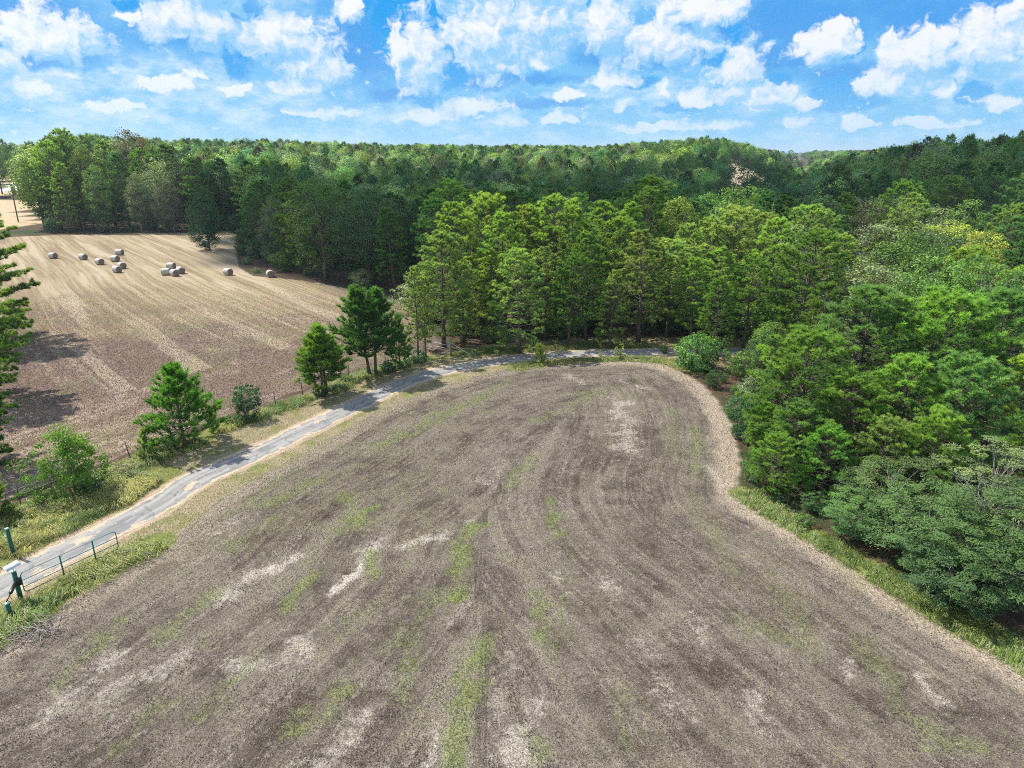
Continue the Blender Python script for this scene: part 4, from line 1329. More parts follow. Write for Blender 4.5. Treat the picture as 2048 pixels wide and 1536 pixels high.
def wooded(x, y, edge=2.5):
    lf, _ = sdf(x, y, LEFT_FIELD)
    rf, _ = sdf(x, y, RIGHT_FIELD)
    rd, _ = line_dist(x, y, ROAD)
    fr, _ = line_dist(x, y, FAR_ROAD)
    a = np.degrees(np.arctan2(x, y))
    rr = np.hypot(x, y)
    clearing = (np.abs(a - TAN_AZ) < 1.9) & (rr > 245) & (rr < 500)
    west = (x < -24) & (y < 160) & (x < -20 - 0.0 * y) & (lf < 0) & (y < 92) & (x < -15)
    lot = (x < -0.672 * y) & (y < 282) & (y > 120)
    return (lf < -edge) & (rf < -edge) & ((rd > 4.2) | (x > 26)) & (fr > 16) & ~clearing & ~lot & ~((x < -12) & (y < 92)) & ~((x < 6) & (y < 66)) & ~((y < 70) & (x < 10))


def scatter(n, xr, yr, rmin, rule, avoid, gen):
    out = []
    cell = {}
    pts = np.stack([gen.uniform(*xr, n), gen.uniform(*yr, n)], 1)
    ok = rule(pts[:, 0], pts[:, 1])
    for x, y in pts[ok]:
        rm = rmin(x, y)
        if any((x - ax) ** 2 + (y - ay) ** 2 < (0.62 * rm + 0.45 * ar) ** 2 for ax, ay, ar in avoid):
            continue
        k = (int(x // 12), int(y // 12))
        if any((x - p) ** 2 + (y - q) ** 2 < rm * rm for i in (-1, 0, 1) for j in (-1, 0, 1) for p, q in cell.get((k[0] + i, k[1] + j), ())):
            continue
        cell.setdefault(k, []).append((x, y))
        out.append((x, y))
    return out


def frustum(x, y, extra=3.0):
    return np.abs(np.degrees(np.arctan2(x, y))) < 38.5 + extra


NEAR_WOOD = 158.0
under = scatter(3000, (-14, 75), (67, 118), lambda x, y: 3.0 if y < 84 else 4.6, lambda x, y: wooded(x, y, 1.0) & frustum(x, y), [(a, b, .8) for a, b, c in placed], fill_rng)
print('understory', len(under))
for (x, y) in under:
    lb = 'small leafy understory tree between the pine trunks behind the lane'
    c = np.array([OAK_G, OAK_D, OAK_G, OAK_S][fill_rng.integers(4)]) * fill_rng.uniform(.8, 1.2)
    plant('broadleaf_tree', ['oak d', 'shrub a', 'shrub b'][fill_rng.integers(3)], x, y, fill_rng.uniform(2.0, 5.5), tuple(c), lb, 'tree', lb + ', all alike', wide=1.25)

spots = scatter(9000, (-160, 130), (20, 200), lambda x, y: 4.6 if y < 70 else 5.4, lambda x, y: wooded(x, y) & frustum(x, y) & (np.hypot(x, y) < NEAR_WOOD + 50 * (x < -60)) & (np.hypot(x, y) > 24), placed, fill_rng)
print('fill trees', len(spots))
KIND_TXT = {
    'dark': ('pine_tree', 'pine tree', ['pine a', 'pine b', 'pine c', 'pine e', 'pine f', 'pine g', 'pine h'], [PINE_D, PINE_B, PINE_G], 'dark green pine'),
    'light': ('pine_tree', 'pine tree', ['pine a', 'pine b', 'pine e', 'pine g', 'pine h'], [PINE_L, PINE_G, PINE_Y], 'light green pine'),
    'oak': ('broadleaf_tree', 'tree', ['oak a', 'oak b', 'oak c', 'oak d'], [OAK_G, OAK_D, OAK_S, OAK_G], 'leafy broadleaf tree')}


def zone_text(x, y):
    if x < -58 and y > 150:
        return 'in the wood at the far end of the hay field'
    if x < -12:
        return 'in the shaded wood along the hay field'
    if x > 12 and y < 62:
        return 'inside the near right-hand wood'
    if x > 38:
        return 'on the wooded hillside at the right'
    return 'in the wood behind the bright front row'


for (x, y) in spots:
    q = fill_rng.uniform()
    kd = 'oak' if q < 0.36 else ('light' if q < 0.52 else 'dark')
    nm, cat, prs, cols, txt = KIND_TXT[kd]
    pr = prs[fill_rng.integers(len(prs))]
    c = np.array(cols[fill_rng.integers(len(cols))]) * fill_rng.uniform(0.85, 1.2)
    h = float(canopy_height(np.array([x]), np.array([y]))[0]) * fill_rng.uniform(0.82, 1.12)
    if x > 12 and y < 62:
        h *= 0.62 if y < 45 else 0.72
    zn = zone_text(x, y)
    lb = txt + ' ' + zn
    plant(nm, pr, x, y, h, tuple(c), lb, cat, lb + ', all alike', wide=1.25)

# low growth along the wood's edges
edge_spots = scatter(2600, (-130, 60), (24, 200), lambda x, y: 3.4, lambda x, y: wooded(x, y, 0.6) & frustum(x, y, 2) & ((sdf(x, y, LEFT_FIELD)[0] > -7) | (sdf(x, y, RIGHT_FIELD)[0] > -6)), [], fill_rng)
print('edge shrubs', len(edge_spots))
for (x, y) in edge_spots:
    pr = ['shrub a', 'shrub b', 'low shrub'][fill_rng.integers(3)]
    c = np.array([OAK_G, OAK_D, OAK_S][fill_rng.integers(3)]) * fill_rng.uniform(0.85, 1.2)
    lb = 'leafy shrub at the foot of the ' + ('wood around the hay field' if x < -8 else 'wood beside the mown field')
    plant('shrub', pr, x, y, fill_rng.uniform(1.6, 3.4) * (1.35 if y > 140 else 1.0) if pr != 'low shrub' else fill_rng.uniform(.7, 1.2), tuple(c), lb, 'shrub', lb + ', all alike')


# ------------------------------------------------------------------ far-off wood that reads as one mass
def far_tree(name, seed, kind):
    r = np.random.default_rng(seed)
    V, F3, F4, ti, mi = [], [], [], [], []
    G = Geo()
    H = 14.0
    if kind == 'pine':
        P, A = [], []
        for i in range(240):
            q = r.uniform() ** 0.8
            h = H * (0.36 + 0.63 * q)
            rad = 2.9 * (math.sin(math.pi * min(1, q * .8 + .16)) ** .75) * (0.45 + 0.55 * r.uniform()) * (1 - .2 * q)
            a = i * 2.4 + r.normal(0, .4)
            P.append((math.cos(a) * rad, math.sin(a) * rad, h + r.normal(0, .25)))
            A.append(unit(np.array([math.cos(a) * .6, math.sin(a) * .6, .9])))
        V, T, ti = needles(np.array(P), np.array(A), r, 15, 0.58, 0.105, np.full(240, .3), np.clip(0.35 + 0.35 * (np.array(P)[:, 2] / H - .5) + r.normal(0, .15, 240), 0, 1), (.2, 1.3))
        F = [T]
    else:
        C, N, Tn = [], [], []
        for i in range(70):
            zz = 1 - 1.75 * (i + .5) / 70
            a = i * 2.4
            rad = math.sqrt(max(0, 1 - zz * zz))
            d = np.array([math.cos(a) * rad, math.sin(a) * rad, zz])
            f = r.uniform(.7, 1.12)
            c = np.array([d[0] * 3.6 * f, d[1] * 3.6 * f, H * .60 + d[2] * H * .38 * f])
            m = 34
            v = unit(r.normal(size=(m, 3))) * r.uniform(.3, 1.25, m)[:, None]
            C.append(c + v)
            N.append(unit(v * .6 + d + np.array([0, 0, .4]) + r.normal(0, .4, (m, 3))))
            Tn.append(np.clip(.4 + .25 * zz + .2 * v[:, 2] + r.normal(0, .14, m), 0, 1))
        V, Q, ti = leaves(np.vstack(C), np.vstack(N), r, 0.42, np.concatenate(Tn), .7)
        F = [Q]
    n0 = len(V)
    tv = np.array([(math.cos(a) * .16, math.sin(a) * .16, z) for z in (-.5, H * .75) for a in np.arange(5) * 2 * np.pi / 5])
    tq = np.array([(j, (j + 1) % 5, 5 + (j + 1) % 5, 5 + j) for j in range(5)]) + n0
    V = np.vstack([V, tv])
    ti = np.concatenate([np.clip(ti, 0, 1), np.zeros(10)])
    nf = sum(len(f) for f in F)
    me = build_mesh(name, V, F + [tq], [M_FAR, M_BARK], dict(tint=ti), np.concatenate([np.zeros(nf), np.ones(5)]))
    return bpy.data.objects.new(name, me)


lib = bpy.data.collections.new('far tree kinds')
for i in range(4):
    lib.objects.link(far_tree('far tree %d' % i, 400 + i, 'pine'))
for i in range(4, 7):
    lib.objects.link(far_tree('far tree %d' % i, 400 + i, 'oak'))


def far_points():
    r = np.random.default_rng(77)
    keep = []
    for (r0, r1, sp) in [(NEAR_WOOD, 330, 6.2), (330, 620, 7.5), (620, 1100, 10.5), (1100, 2200, 17), (2200, 4800, 34)]:
        n = int(math.radians(86) * (r1 * r1 - r0 * r0) / 2 / (sp * sp) * 1.15)
        a = np.radians(r.uniform(-43, 43, n))
        rr = np.sqrt(r.uniform(r0 * r0, r1 * r1, n))
        p = np.stack([np.sin(a) * rr, np.cos(a) * rr], 1)
        ok = wooded(p[:, 0], p[:, 1], 3.0) & ~((p[:, 0] < -60) & (rr < NEAR_WOOD + 50))
        pa = np.degrees(np.arctan2(p[:, 0], p[:, 1]))
        ok &= ~((np.abs(pa - 21.4) < 1.2) & (np.hypot(p[:, 0], p[:, 1]) > 420) & (r.uniform(size=n) < .93))
        p = p[ok]
        # thin crowded ones on a grid
        cell = {}
        for x, y in p:
            k = (int(x // sp), int(y // sp))
            if len(cell.get(k, ())) >= 1 and r.uniform() < 0.75:
                continue
            cell.setdefault(k, []).append(1)
            keep.append((x, y, sp))
    return np.array(keep)


fp = far_points()
nF = len(fp)
fr_ = np.random.default_rng(78)
fz = terrain(fp[:, 0], fp[:, 1])
f_kind = fr_.integers(0, 7, nF).astype(np.float32)
f_s = (canopy_height(fp[:, 0], fp[:, 1]) / 14.0) * fr_.uniform(0.78, 1.18, nF)
f_s = np.where(fp[:, 1] > 700, 1.05 * fr_.uniform(.8, 1.25, nF), f_s)
f_wide = f_s * np.clip(fp[:, 2] / 6.4, 1.05, 2.6)
pal = np.array([PINE_D, PINE_G, PINE_L, OAK_G, OAK_Y, OAK_S, PINE_B, (.095, .125, .045), (.13, .105, .07)])
pw = np.array([.14, .17, .15, .14, .10, .11, .08, .08, .03])
f_c = pal[fr_.choice(9, nF, p=pw / pw.sum())] * fr_.uniform(.75, 1.5, (nF, 1))
print('far trees', nF)
fme = bpy.data.meshes.new('forest')
fme.vertices.add(nF)
fme.vertices.foreach_set('co', np.stack([fp[:, 0], fp[:, 1], fz], 1).astype(np.float32).ravel())
for k, a in (('kind_no', f_kind), ('s_xy', f_wide), ('s_z', f_s), ('turn', fr_.uniform(0, 6.28, nF))):
    at_ = fme.attributes.new(k, 'FLOAT', 'POINT')
    at_.data.foreach_set('value', np.asarray(a, np.float32))
at_ = fme.attributes.new('tree_color', 'FLOAT_COLOR', 'POINT')
at_.data.foreach_set('color', np.hstack([f_c, np.ones((nF, 1))]).astype(np.float32).ravel())
forest = obj('forest', fme)
tag(forest, kind='stuff')
ng = bpy.data.node_groups.new('far wood', 'GeometryNodeTree')
ng.interface.new_socket('Geometry', in_out='INPUT', socket_type='NodeSocketGeometry')
ng.interface.new_socket('Geometry', in_out='OUTPUT', socket_type='NodeSocketGeometry')
gi, go = ng.nodes.new('NodeGroupInput'), ng.nodes.new('NodeGroupOutput')
ip = ng.nodes.new('GeometryNodeInstanceOnPoints')
ci = ng.nodes.new('GeometryNodeCollectionInfo')
ci.inputs['Collection'].default_value = lib
ci.inputs['Separate Children'].default_value = True
ci.inputs['Reset Children'].default_value = True


def named(nm, typ='FLOAT'):
    nd = ng.nodes.new('GeometryNodeInputNamedAttribute')
    nd.data_type = typ
    nd.inputs['Name'].default_value = nm
    return nd.outputs[0]


def gcomb(x, y, z):
    nd = ng.nodes.new('ShaderNodeCombineXYZ')
    for i, s in enumerate((x, y, z)):
        if s is not None:
            ng.links.new(s, nd.inputs[i])
    return nd.outputs[0]


ng.links.new(gi.outputs[0], ip.inputs['Points'])
ng.links.new(ci.outputs[0], ip.inputs['Instance'])
ip.inputs['Pick Instance'].default_value = True
ng.links.new(named('kind_no'), ip.inputs['Instance Index'])
e2r = ng.nodes.new('FunctionNodeEulerToRotation')
ng.links.new(gcomb(None, None, named('turn')), e2r.inputs[0])
ng.links.new(e2r.outputs[0], ip.inputs['Rotation'])
ng.links.new(gcomb(named('s_xy'), named('s_xy'), named('s_z')), ip.inputs['Scale'])
ng.links.new(ip.outputs[0], go.inputs[0])
md = forest.modifiers.new('far wood', 'NODES')
md.node_group = ng

# ------------------------------------------------------------------ hay bales
M_NET = None
m, t, out = material('net-wrapped hay')
pos = t.new('ShaderNodeTexCoord').outputs['Object']
sx, sy, sz = t.sep(pos)
band = t.noise(t.xyz(t.m('MULTIPLY', sx, 9.0), t.m('MULTIPLY', sy, 1.5), t.m('MULTIPLY', sz, 1.5)), 1.0, 4.0, 0.7)
spot = t.noise(pos, 2.6, 4.0, 0.65)
cc = t.mix(t.step(band, .35, .65), (0.35, 0.32, 0.285), (0.54, 0.50, 0.455))
cc = t.mix(t.step(spot, .54, .70), cc, (0.26, 0.21, 0.165))
p = t.new('ShaderNodeBsdfPrincipled')
t.put(p.inputs['Base Color'], cc)
p.inputs['Roughness'].default_value = 0.7
b = t.new('ShaderNodeBump')
b.inputs['Strength'].default_value = 0.5
t.put(b.inputs['Height'], band)
t.l.new(b.outputs[0], p.inputs['Normal'])
t.l.new(p.outputs[0], out.inputs[0])
M_NET = m
m, t, out = material('rolled hay')
pos = t.new('ShaderNodeTexCoord').outputs['Object']
sx, sy, sz = t.sep(pos)
rad = t.m('SQRT', t.m('ADD', t.m('MULTIPLY', sy, sy), t.m('MULTIPLY', sz, sz)))
sw = t.m('SINE', t.m('ADD', t.m('MULTIPLY', rad, 52.0), t.m('MULTIPLY', t.noise(pos, 5.0, 3.0, .6), 9.0)))
cc = t.mix(t.step(sw, -1, 1), (0.17, 0.13, 0.095), (0.31, 0.25, 0.19))
cc = t.mix(t.noise(pos, 22.0, 3.0, .7), cc, (0.23, 0.18, 0.13))
p = t.new('ShaderNodeBsdfPrincipled')
t.put(p.inputs['Base Color'], cc)
p.inputs['Roughness'].default_value = 0.95
t.l.new(p.outputs[0], out.inputs[0])
M_HAY = m


def bale_meshes():
    r = np.random.default_rng(9)
    Rb, Lb = 0.57, 1.22
    n = 40
    th = np.arange(n) * 2 * np.pi / n
    xs = np.array([-Lb / 2, -Lb / 2 + .03, -Lb / 2 + .10, -.35, 0, .35, Lb / 2 - .10, Lb / 2 - .03, Lb / 2])
    rs = np.array([.91, .955, .985, 1.0, .995, 1.0, .985, .955, .91]) * Rb
    V = []
    for x, rr in zip(xs, rs):
        for a in th:
            k = rr * (1 + .012 * math.sin(3 * a + x) + r.normal(0, .004))
            z = math.sin(a) * k
            z = max(z, -Rb * .955)          # sagged flat where it rests
            V.append((x + r.normal(0, .003), math.cos(a) * k, z + Rb * .955))
    q = [(i * n + j, i * n + (j + 1) % n, (i + 1) * n + (j + 1) % n, (i + 1) * n + j) for i in range(len(xs) - 1) for j in range(n)]
    net = build_mesh('bale net', V, [np.array(q)], M_NET, smooth_shade=True)
    ends = []
    for sg in (-1, 1):
        V = []
        for f in np.linspace(.905, 0.03, 12):
            for a in th:
                z = max(math.sin(a) * f * Rb, -Rb * .95)
                V.append((sg * (Lb / 2 - .004 + .035 * (1 - (f / .905) ** 2)) + r.normal(0, .012), math.cos(a) * f * Rb, z + Rb * .955))
        q = [(i * n + j, i * n + (j + 1) % n, (i + 1) * n + (j + 1) % n, (i + 1) * n + j) for i in range(11) for j in range(n)]
        q.append(None)
        q = q[:-1]
        V.append((sg * (Lb / 2 + .03), 0, Rb * .955))
        tr = [(11 * n + j, 11 * n + (j + 1) % n, 12 * n) for j in range(n)]
        ends.append(build_mesh('bale end', V, [np.array(q), np.array(tr)], M_HAY, smooth_shade=False))
    return net, ends


NET, ENDS = bale_meshes()
BALES = [(107, 519, -20, 'leftmost hay bale in the field, standing alone'), (167, 521.5, -24, 'hay bale second from the left edge, standing alone'),
         (200, 531, -30, 'hay bale with its brown end showing, left of the touching pair'),
         (240, 512, -6, 'hay bale farthest up the field, behind the row of bales'),
         (231, 525, -16, 'hay bale between the farthest one and the touching pair'),
         (245, 539, -42, 'rear bale of the touching pair in the left group'),
         (235, 547, -30, 'front bale of the touching pair in the left group'),
         (343, 540, -8, 'rearmost bale of the tight cluster of four'),
         (333, 552, 6, 'left bale of the tight cluster of four'),
         (350, 554, -38, 'front bale of the tight cluster of four'),
         (362, 549, -44, 'right bale of the tight cluster of four'),
         (457, 552, -34, 'single hay bale between the cluster and the dark wood'),
         (541, 556, -62, 'hay bale turned end-on at the foot of the dark wood')]
for (u, v, rz, lb) in BALES:
    x, y = ground(u, v - 2)
    b_ = obj('hay_bale', None, None, (x, y, -0.02), R(rz))
    tag(b_, lb, 'hay bale', 'round hay bales lying in the hay field')
    obj('net_wrap', NET, b_)
    for e in ENDS:
        obj('end_face', e, b_)

# ------------------------------------------------------------------ gates, posts, fence, pole
M_GREEN = plain('dark green gate paint', (0.012, 0.16, 0.13), 0.55, vary=0.25, scale=5)
M_POSTGREEN = plain('green painted post', (0.010, 0.10, 0.070), 0.7, vary=0.35, scale=4)
M_CAP = plain('pale post cap', (0.35, 0.55, 0.52), 0.5)
M_BLACK = plain('black plastic', (0.012, 0.013, 0.015), 0.35)
M_STEEL = plain('galvanised steel', (0.62, 0.63, 0.64), 0.5, 0.15, vary=0.15)
M_WHITE = plain('white panel frame', (0.78, 0.78, 0.76), 0.4, vary=0.06)
M_CELL = plain('glass cells', (0.50, 0.52, 0.55), 0.25)  # pale grey puts the reflected sky into the cell colour
M_WOOD = plain('weathered wood', (0.23, 0.19, 0.15), 0.9, vary=0.35, scale=5, bump=.4)
M_TANWOOD = plain('fresh pale stake', (0.62, 0.50, 0.32), 0.8)
M_RUST = plain('rusty post steel', (0.085, 0.06, 0.045), 0.85, vary=0.5, scale=14)
M_TWIG = plain('dry twigs', (0.33, 0.28, 0.24), 0.9, vary=0.4, scale=9)


def tube_gate(name, L, zt, zb, rails, ups, tube, mat, label, x, y, rz, hinge_side=True):
    root = obj(name, None, None, (x, y, 0), rz)
    tag(root, label, 'gate')
    G = Geo()
    cr = 0.16
    arcs = []
    for (cx_, cz_, a0) in ((cr, zb + cr, 180), (L - cr, zb + cr, 270), (L - cr, zt - cr, 0), (cr, zt - cr, 90)):
        for a in np.linspace(a0, a0 + 90, 7):
            arcs.append((cx_ + cr * math.cos(R(a)), 0, cz_ + cr * math.sin(R(a))))
    G.tube(np.array(arcs + arcs[:1]), tube, 8, cap=False)
    obj('frame', G.mesh('gate frame', mat, True), root)
    for z in rails:
        G = Geo()
        G.tube([(tube, 0, z), (L / 2, 0, z), (L - tube, 0, z)], tube * .8, 8)
        obj('rail', G.mesh('gate rail', mat, True), root)
    for xx in ups:
        G = Geo()
        G.box((xx, -tube * .9, (zt + zb) / 2), (.055, .035, zt - zb + .06))
        obj('upright', G.mesh('gate upright', mat), root)
    return root


gp0, gp1 = ground(43, 1202), ground(240, 1108)
gdir = gp1 - gp0
gang = math.atan2(gdir[1], gdir[0])
gL = float(np.hypot(*gdir))
gu = gdir / gL
tube_gate('lane_gate', gL - .2, 1.28, .32, (.60, .92), (gL * .37, gL * .70), .022, M_GREEN, 'open dark green tubular gate standing along the near side of the lane', gp0[0] + gu[0] * .2, gp0[1] + gu[1] * .2, gang)


def square_post(name, x, y, h, w_, rz, label, extra=None):
    root = obj(name, None, None, (x, y, 0), rz)
    tag(root, label, 'post')
    G = Geo()
    G.box((0, 0, h / 2 - .1), (w_, w_, h + .2))
    obj('shaft', G.mesh('post shaft', M_POSTGREEN), root)
    G = Geo()
    G.box((0, 0, h + .012), (w_ + .02, w_ + .02, .022))
    obj('cap', G.mesh('post cap', M_CAP), root)
    return root


pp = square_post('gate_post', gp0[0], gp0[1], 1.5, .15, gang, 'green square gate post topped by a small tilted solar panel')
G = Geo()
G.tube([(0, 0, 1.5), (0, 0, 1.74)], .02, 6)
obj('bracket', G.mesh('panel bracket', M_STEEL, True), pp)
G = Geo()
G.box((0, 0, 0), (.56, .34, .035))
sp = obj('solar_panel', G.mesh('solar panel', M_WHITE), pp, (0, 0, 1.77))
sp.rotation_euler = (R(14), R(-8), 0)
G = Geo()
G.box((0, 0, .0215), (.50, .28, .004))
obj('solar_cells', G.mesh('solar cells', M_CELL), sp)
G = Geo()
G.box((.06, -.12, 1.0), (.16, .10, .34))
obj('control_box', G.mesh('control box', M_BLACK), pp)
so = ground(22, 1236)
square_post('short_post', so[0], so[1], .72, .15, gang, 'short green square post at the end of the black gate opener arm')
fo = ground(28, 1112)
square_post('latch_post', fo[0], fo[1], 1.5, .14, gang, 'tall green square post alone in the long grass across the lane')
ar = obj('gate_opener', None, None, (so[0], so[1], 0), 0)
tag(ar, 'black ram-type gate opener reaching from short post up to gate post', 'gate opener')
v2 = np.array([gp0[0] - so[0], gp0[1] - so[1]])
v3 = np.array([v2[0], v2[1], 0.0]) * .86
G = Geo()
a0_, a1_ = np.array([0, 0, .80]), np.array([v3[0], v3[1], .98])
G.tube([a0_, a0_ * .5 + a1_ * .5], .028, 8)
obj('rod', G.mesh('opener rod', M_BLACK, True), ar)
G = Geo()
G.tube([a0_ * .55 + a1_ * .45, a0_ * .5 + a1_ * .5, a1_], [.05, .075, .075], 10)
obj('housing', G.mesh('opener housing', M_BLACK, True), ar)
st = ground(57, 1248)
G = Geo()
G.box((0, 0, .32), (.05, .05, .84))
tag(obj('stake', G.mesh('stake', M_TANWOOD), None, (st[0], st[1], 0), 0.4), 'pale wooden stake stuck in the grass beside the twig tangle', 'stake')


def twig_heap(name, u, v, rad, hgt, n, mat, label, seed):
    r = np.random.default_rng(seed)
    G = Geo()
    for i in range(n):
        a = r.uniform(0, 6.28)
        c = r.normal(0, rad * .45, 2)
        L = r.uniform(.4, 1.1) * rad
        z = abs(r.normal(0, hgt * .5))
        d = np.array([math.cos(a), math.sin(a)])
        p = [np.array([c[0] - d[0] * L, c[1] - d[1] * L, z * .3 + .01]), np.array([c[0] + r.normal(0, .1), c[1] + r.normal(0, .1), z + .06]), np.array([c[0] + d[0] * L, c[1] + d[1] * L, z * .2 + .01])]
        G.tube(catmull3(p, r, 3), np.linspace(.018, .006, 7), 4)
    x, y = ground(u, v)
    tag(obj(name, G.mesh(name, mat, True), None, (x, y, 0)), label, 'brush pile')


twig_heap('brush_pile', 62, 1268, .95, .35, 60, M_TWIG, 'tangle of pale dead twigs at the edge of the mown field below the gate', 5)
twig_heap('brush_pile', 250, 945, .8, .35, 90, M_RUST, 'dark heap of brush beside the leaning fence post', 6)
twig_heap('brush_pile', 238, 1112, .7, .25, 40, M_TWIG, 'few dry twigs at the free end of the green gate', 8)

# wire fence on thin posts
fn = obj('wire_fence', None, None, (0, 0, 0))
tag(fn, 'sagging wire fence on thin rusty posts between hay field and lane', 'fence')
fseg = np.r_[0, np.cumsum(np.hypot(*np.diff(FENCE, axis=0).T))]
for i, (x, y) in enumerate(FENCE[1:], 1):
    G = Geo()
    ln = rng.normal(0, .05, 2)
    if i == 3:
        ln = np.array([-.22, .05])
    G.tube([(0, 0, -.1), (ln[0], ln[1], 1.25)], .035, 6)
    obj('post', G.mesh('fence post', M_RUST, True), fn, (x, y, 0))
for z in (.35, .7, 1.05):
    G = Geo()
    ss = np.linspace(0, fseg[-1], 90)
    G.tube(np.stack([np.interp(ss, fseg, FENCE[:, 0]), np.interp(ss, fseg, FENCE[:, 1]), z + .03 * np.sin(ss * 1.3)], 1), .006, 4, cap=False)
    obj('wire', G.mesh('fence wire', M_STEEL, True), fn)

# grey farm gate into the hay field with its brace
fg0, fg1 = ground(902, 711), ground(866, 703)
fd_ = fg1 - fg0
fa_ = math.atan2(fd_[1], fd_[0])
tube_gate('farm_gate', 3.3, 1.3, .28, (.62, .96), (1.1, 2.2), .028, M_STEEL, 'grey tubular farm gate into the hay field under the front-row pines', fg0[0] + .15 * math.cos(fa_), fg0[1] + .15 * math.sin(fa_), fa_)
pst = obj('brace_post', None, None, (fg0[0], fg0[1], 0))
tag(pst, 'grey wooden corner post with a slanting brace, hinging the farm gate', 'post')
G = Geo()
G.tube([(0, 0, -.1), (0.02, 0, 1.55)], .085, 9)
obj('shaft', G.mesh('brace shaft', M_WOOD, True), pst)
G = Geo()
G.tube([(.06, 0, 1.25), (2.2, -.6, .03)], .03, 6)
obj('brace', G.mesh('post brace', M_STEEL, True), pst)
G = Geo()
x_, y_ = ground(860, 703)
G.tube([(0, 0, -.1), (0.0, 0, 1.5)], .08, 8)
tag(obj('latch_post', G.mesh('wood latch post', M_WOOD, True), None, (fg1[0] + 1.0 * math.cos(fa_), fg1[1] + 1.0 * math.sin(fa_), 0)), 'grey wooden post at the free end of the grey farm gate', 'post')

# utility pole by the far road
px_, py_ = ground(37, 445)
pz = float(terrain(np.array([px_]), np.array([py_]))[0])
ut = obj('utility_pole', None, None, (px_, py_, pz))
tag(ut, 'dark utility pole with two grey transformers beside the pale far road', 'utility pole')
G = Geo()
G.tube([(0, 0, -.3), (0.1, 0, 5), (.15, 0, 10.2)], [.17, .15, .12], 9)
obj('shaft', G.mesh('pole shaft', M_RUST, True), ut)
G = Geo()
G.box((0, 0, 9.7), (2.2, .12, .14), 0.3)
obj('crossarm', G.mesh('pole crossarm', M_RUST), ut)
for (z, xx) in ((9.0, .62), (7.9, .70)):
    G = Geo()
    G.tube([(xx, 0, z - .55), (xx, 0, z - .5), (xx, 0, z + .4), (xx, 0, z + .48)], [.30, .36, .36, .25], 12)
    G.box((xx / 2, 0, z), (xx, .1, .1))
    obj('transformer', G.mesh('transformer', M_RUST, True), ut)
G = Geo()
for k in (-1, 1):
    xs = np.linspace(0, -60, 24)
    G.tube(np.stack([xs, xs * .05 + k * .8, 9.85 - 1.6 * (1 - ((xs + 30) / 30) ** 2)], 1), .03, 4, cap=False)
obj('line', G.mesh('power line', M_BLACK, True), ut)


# ------------------------------------------------------------------ grass
def blades(name, x, y, z, h, w_, ang, lean, col, seed, segs=2):
    """arched grass blades: arrays per blade; two joined triangles-and-quad strips"""
    r = np.random.default_rng(seed)
    n = len(x)
    d = np.stack([np.cos(ang), np.sin(ang), np.zeros(n)], 1)
    s = np.stack([-np.sin(ang + r.normal(0, .6, n)), np.cos(ang), np.zeros(n)], 1) * (w_ / 2)[:, None]
    p0 = np.stack([x, y, z], 1)
    if segs == 1:
        tip = p0 + d * (h * lean)[:, None] + np.array([0, 0, 1]) * (h * np.sqrt(np.clip(1 - lean ** 2, .01, 1)))[:, None]
        V = np.stack([p0 + s, p0 - s, tip], 1).reshape(-1, 3)
        F = [np.arange(n * 3).reshape(-1, 3)]
        k = 3
    else:
        m_ = p0 + d * (h * lean * .38)[:, None] + np.array([0, 0, 1]) * (h * .62 * np.sqrt(np.clip(1 - .5 * lean ** 2, .02, 1)))[:, None]
        tip = p0 + d * (h * (lean * 1.0 + .15))[:, None] + np.array([0, 0, 1]) * (h * np.clip(1 - lean, .03, 1))[:, None]
        V = np.stack([p0 + s, p0 - s, m_ - s * .8, m_ + s * .8, tip], 1).reshape(-1, 3)
        b0 = (np.arange(n) * 5)[:, None]
        F = [b0 + np.array([[0, 1, 2, 3]]), b0 + np.array([[3, 2, 4]])]
        k = 5
    me = build_mesh(name, V, F, M_GRASS, dict(blade_color=np.repeat(col, k, 0)))
    return tag(obj(name, me), kind='stuff')


def field_sample(n, xr, yr, gen, power=1.0):
    x = gen.uniform(*xr, n)
    y = yr[0] + (yr[1] - yr[0]) * gen.uniform(0, 1, n) ** power
    return x, y


gg = np.random.default_rng(21)
# short dry stubble and clippings over the mown field
x, y = field_sample(1150000, (-32, 27), (12, 66), gg, 1.5)
ok = (np.abs(x) < 0.80 * y + 4.5)
x, y = x[ok], y[ok]
sd_, sa_ = sdf(x, y, RIGHT_FIELD)
ok = sd_ > 0.15
x, y, sd_, sa_ = x[ok], y[ok], sd_[ok], sa_[ok]
wx = x + 0.9 * (fbm(x * 0.7, y * 0.7, 31) - 0.5)
wy = y + 0.9 * (fbm(x * 0.7, y * 0.7, 41) - 0.5)
mg, mp_, md_ = strand_mask(wx, wy, GREEN), strand_mask(wx, wy, PALE), strand_mask(wx, wy, DARKP)
rown = fbm(sd_ * 1.1, sa_ * 0.07, 61)
n_ = len(x)
u_ = gg.uniform(size=n_)
clump = fbm(x * 2.6, y * 2.6, 65, 3)
patch = fbm(x * .35, y * .35, 66, 4)
fine = fbm(sd_ * 4.2, sa_ * .45, 67, 2)
tone = np.clip(.5 + 1.5 * (clump - .5) + .9 * (patch - .5) + .9 * (rown - .5) + .8 * (fine - .5) + gg.normal(0, .20, n_) - .06, 0, 1)[:, None]
oliv = (smooth(-x + 8 * (patch - .5), 1, 9) * smooth(y, 24, 32) * .5 * smooth(fine + clump, .8, 1.2))[:, None]
col = np.array([.060, .047, .039]) * (1 - tone) + np.array([.365, .312, .262]) * tone
col = col * (1 - oliv) + np.array([.165, .165, .075]) * (.5 + tone) * oliv
col = np.where((gg.uniform(size=n_) < .05)[:, None], np.array([.50, .44, .36]), col)
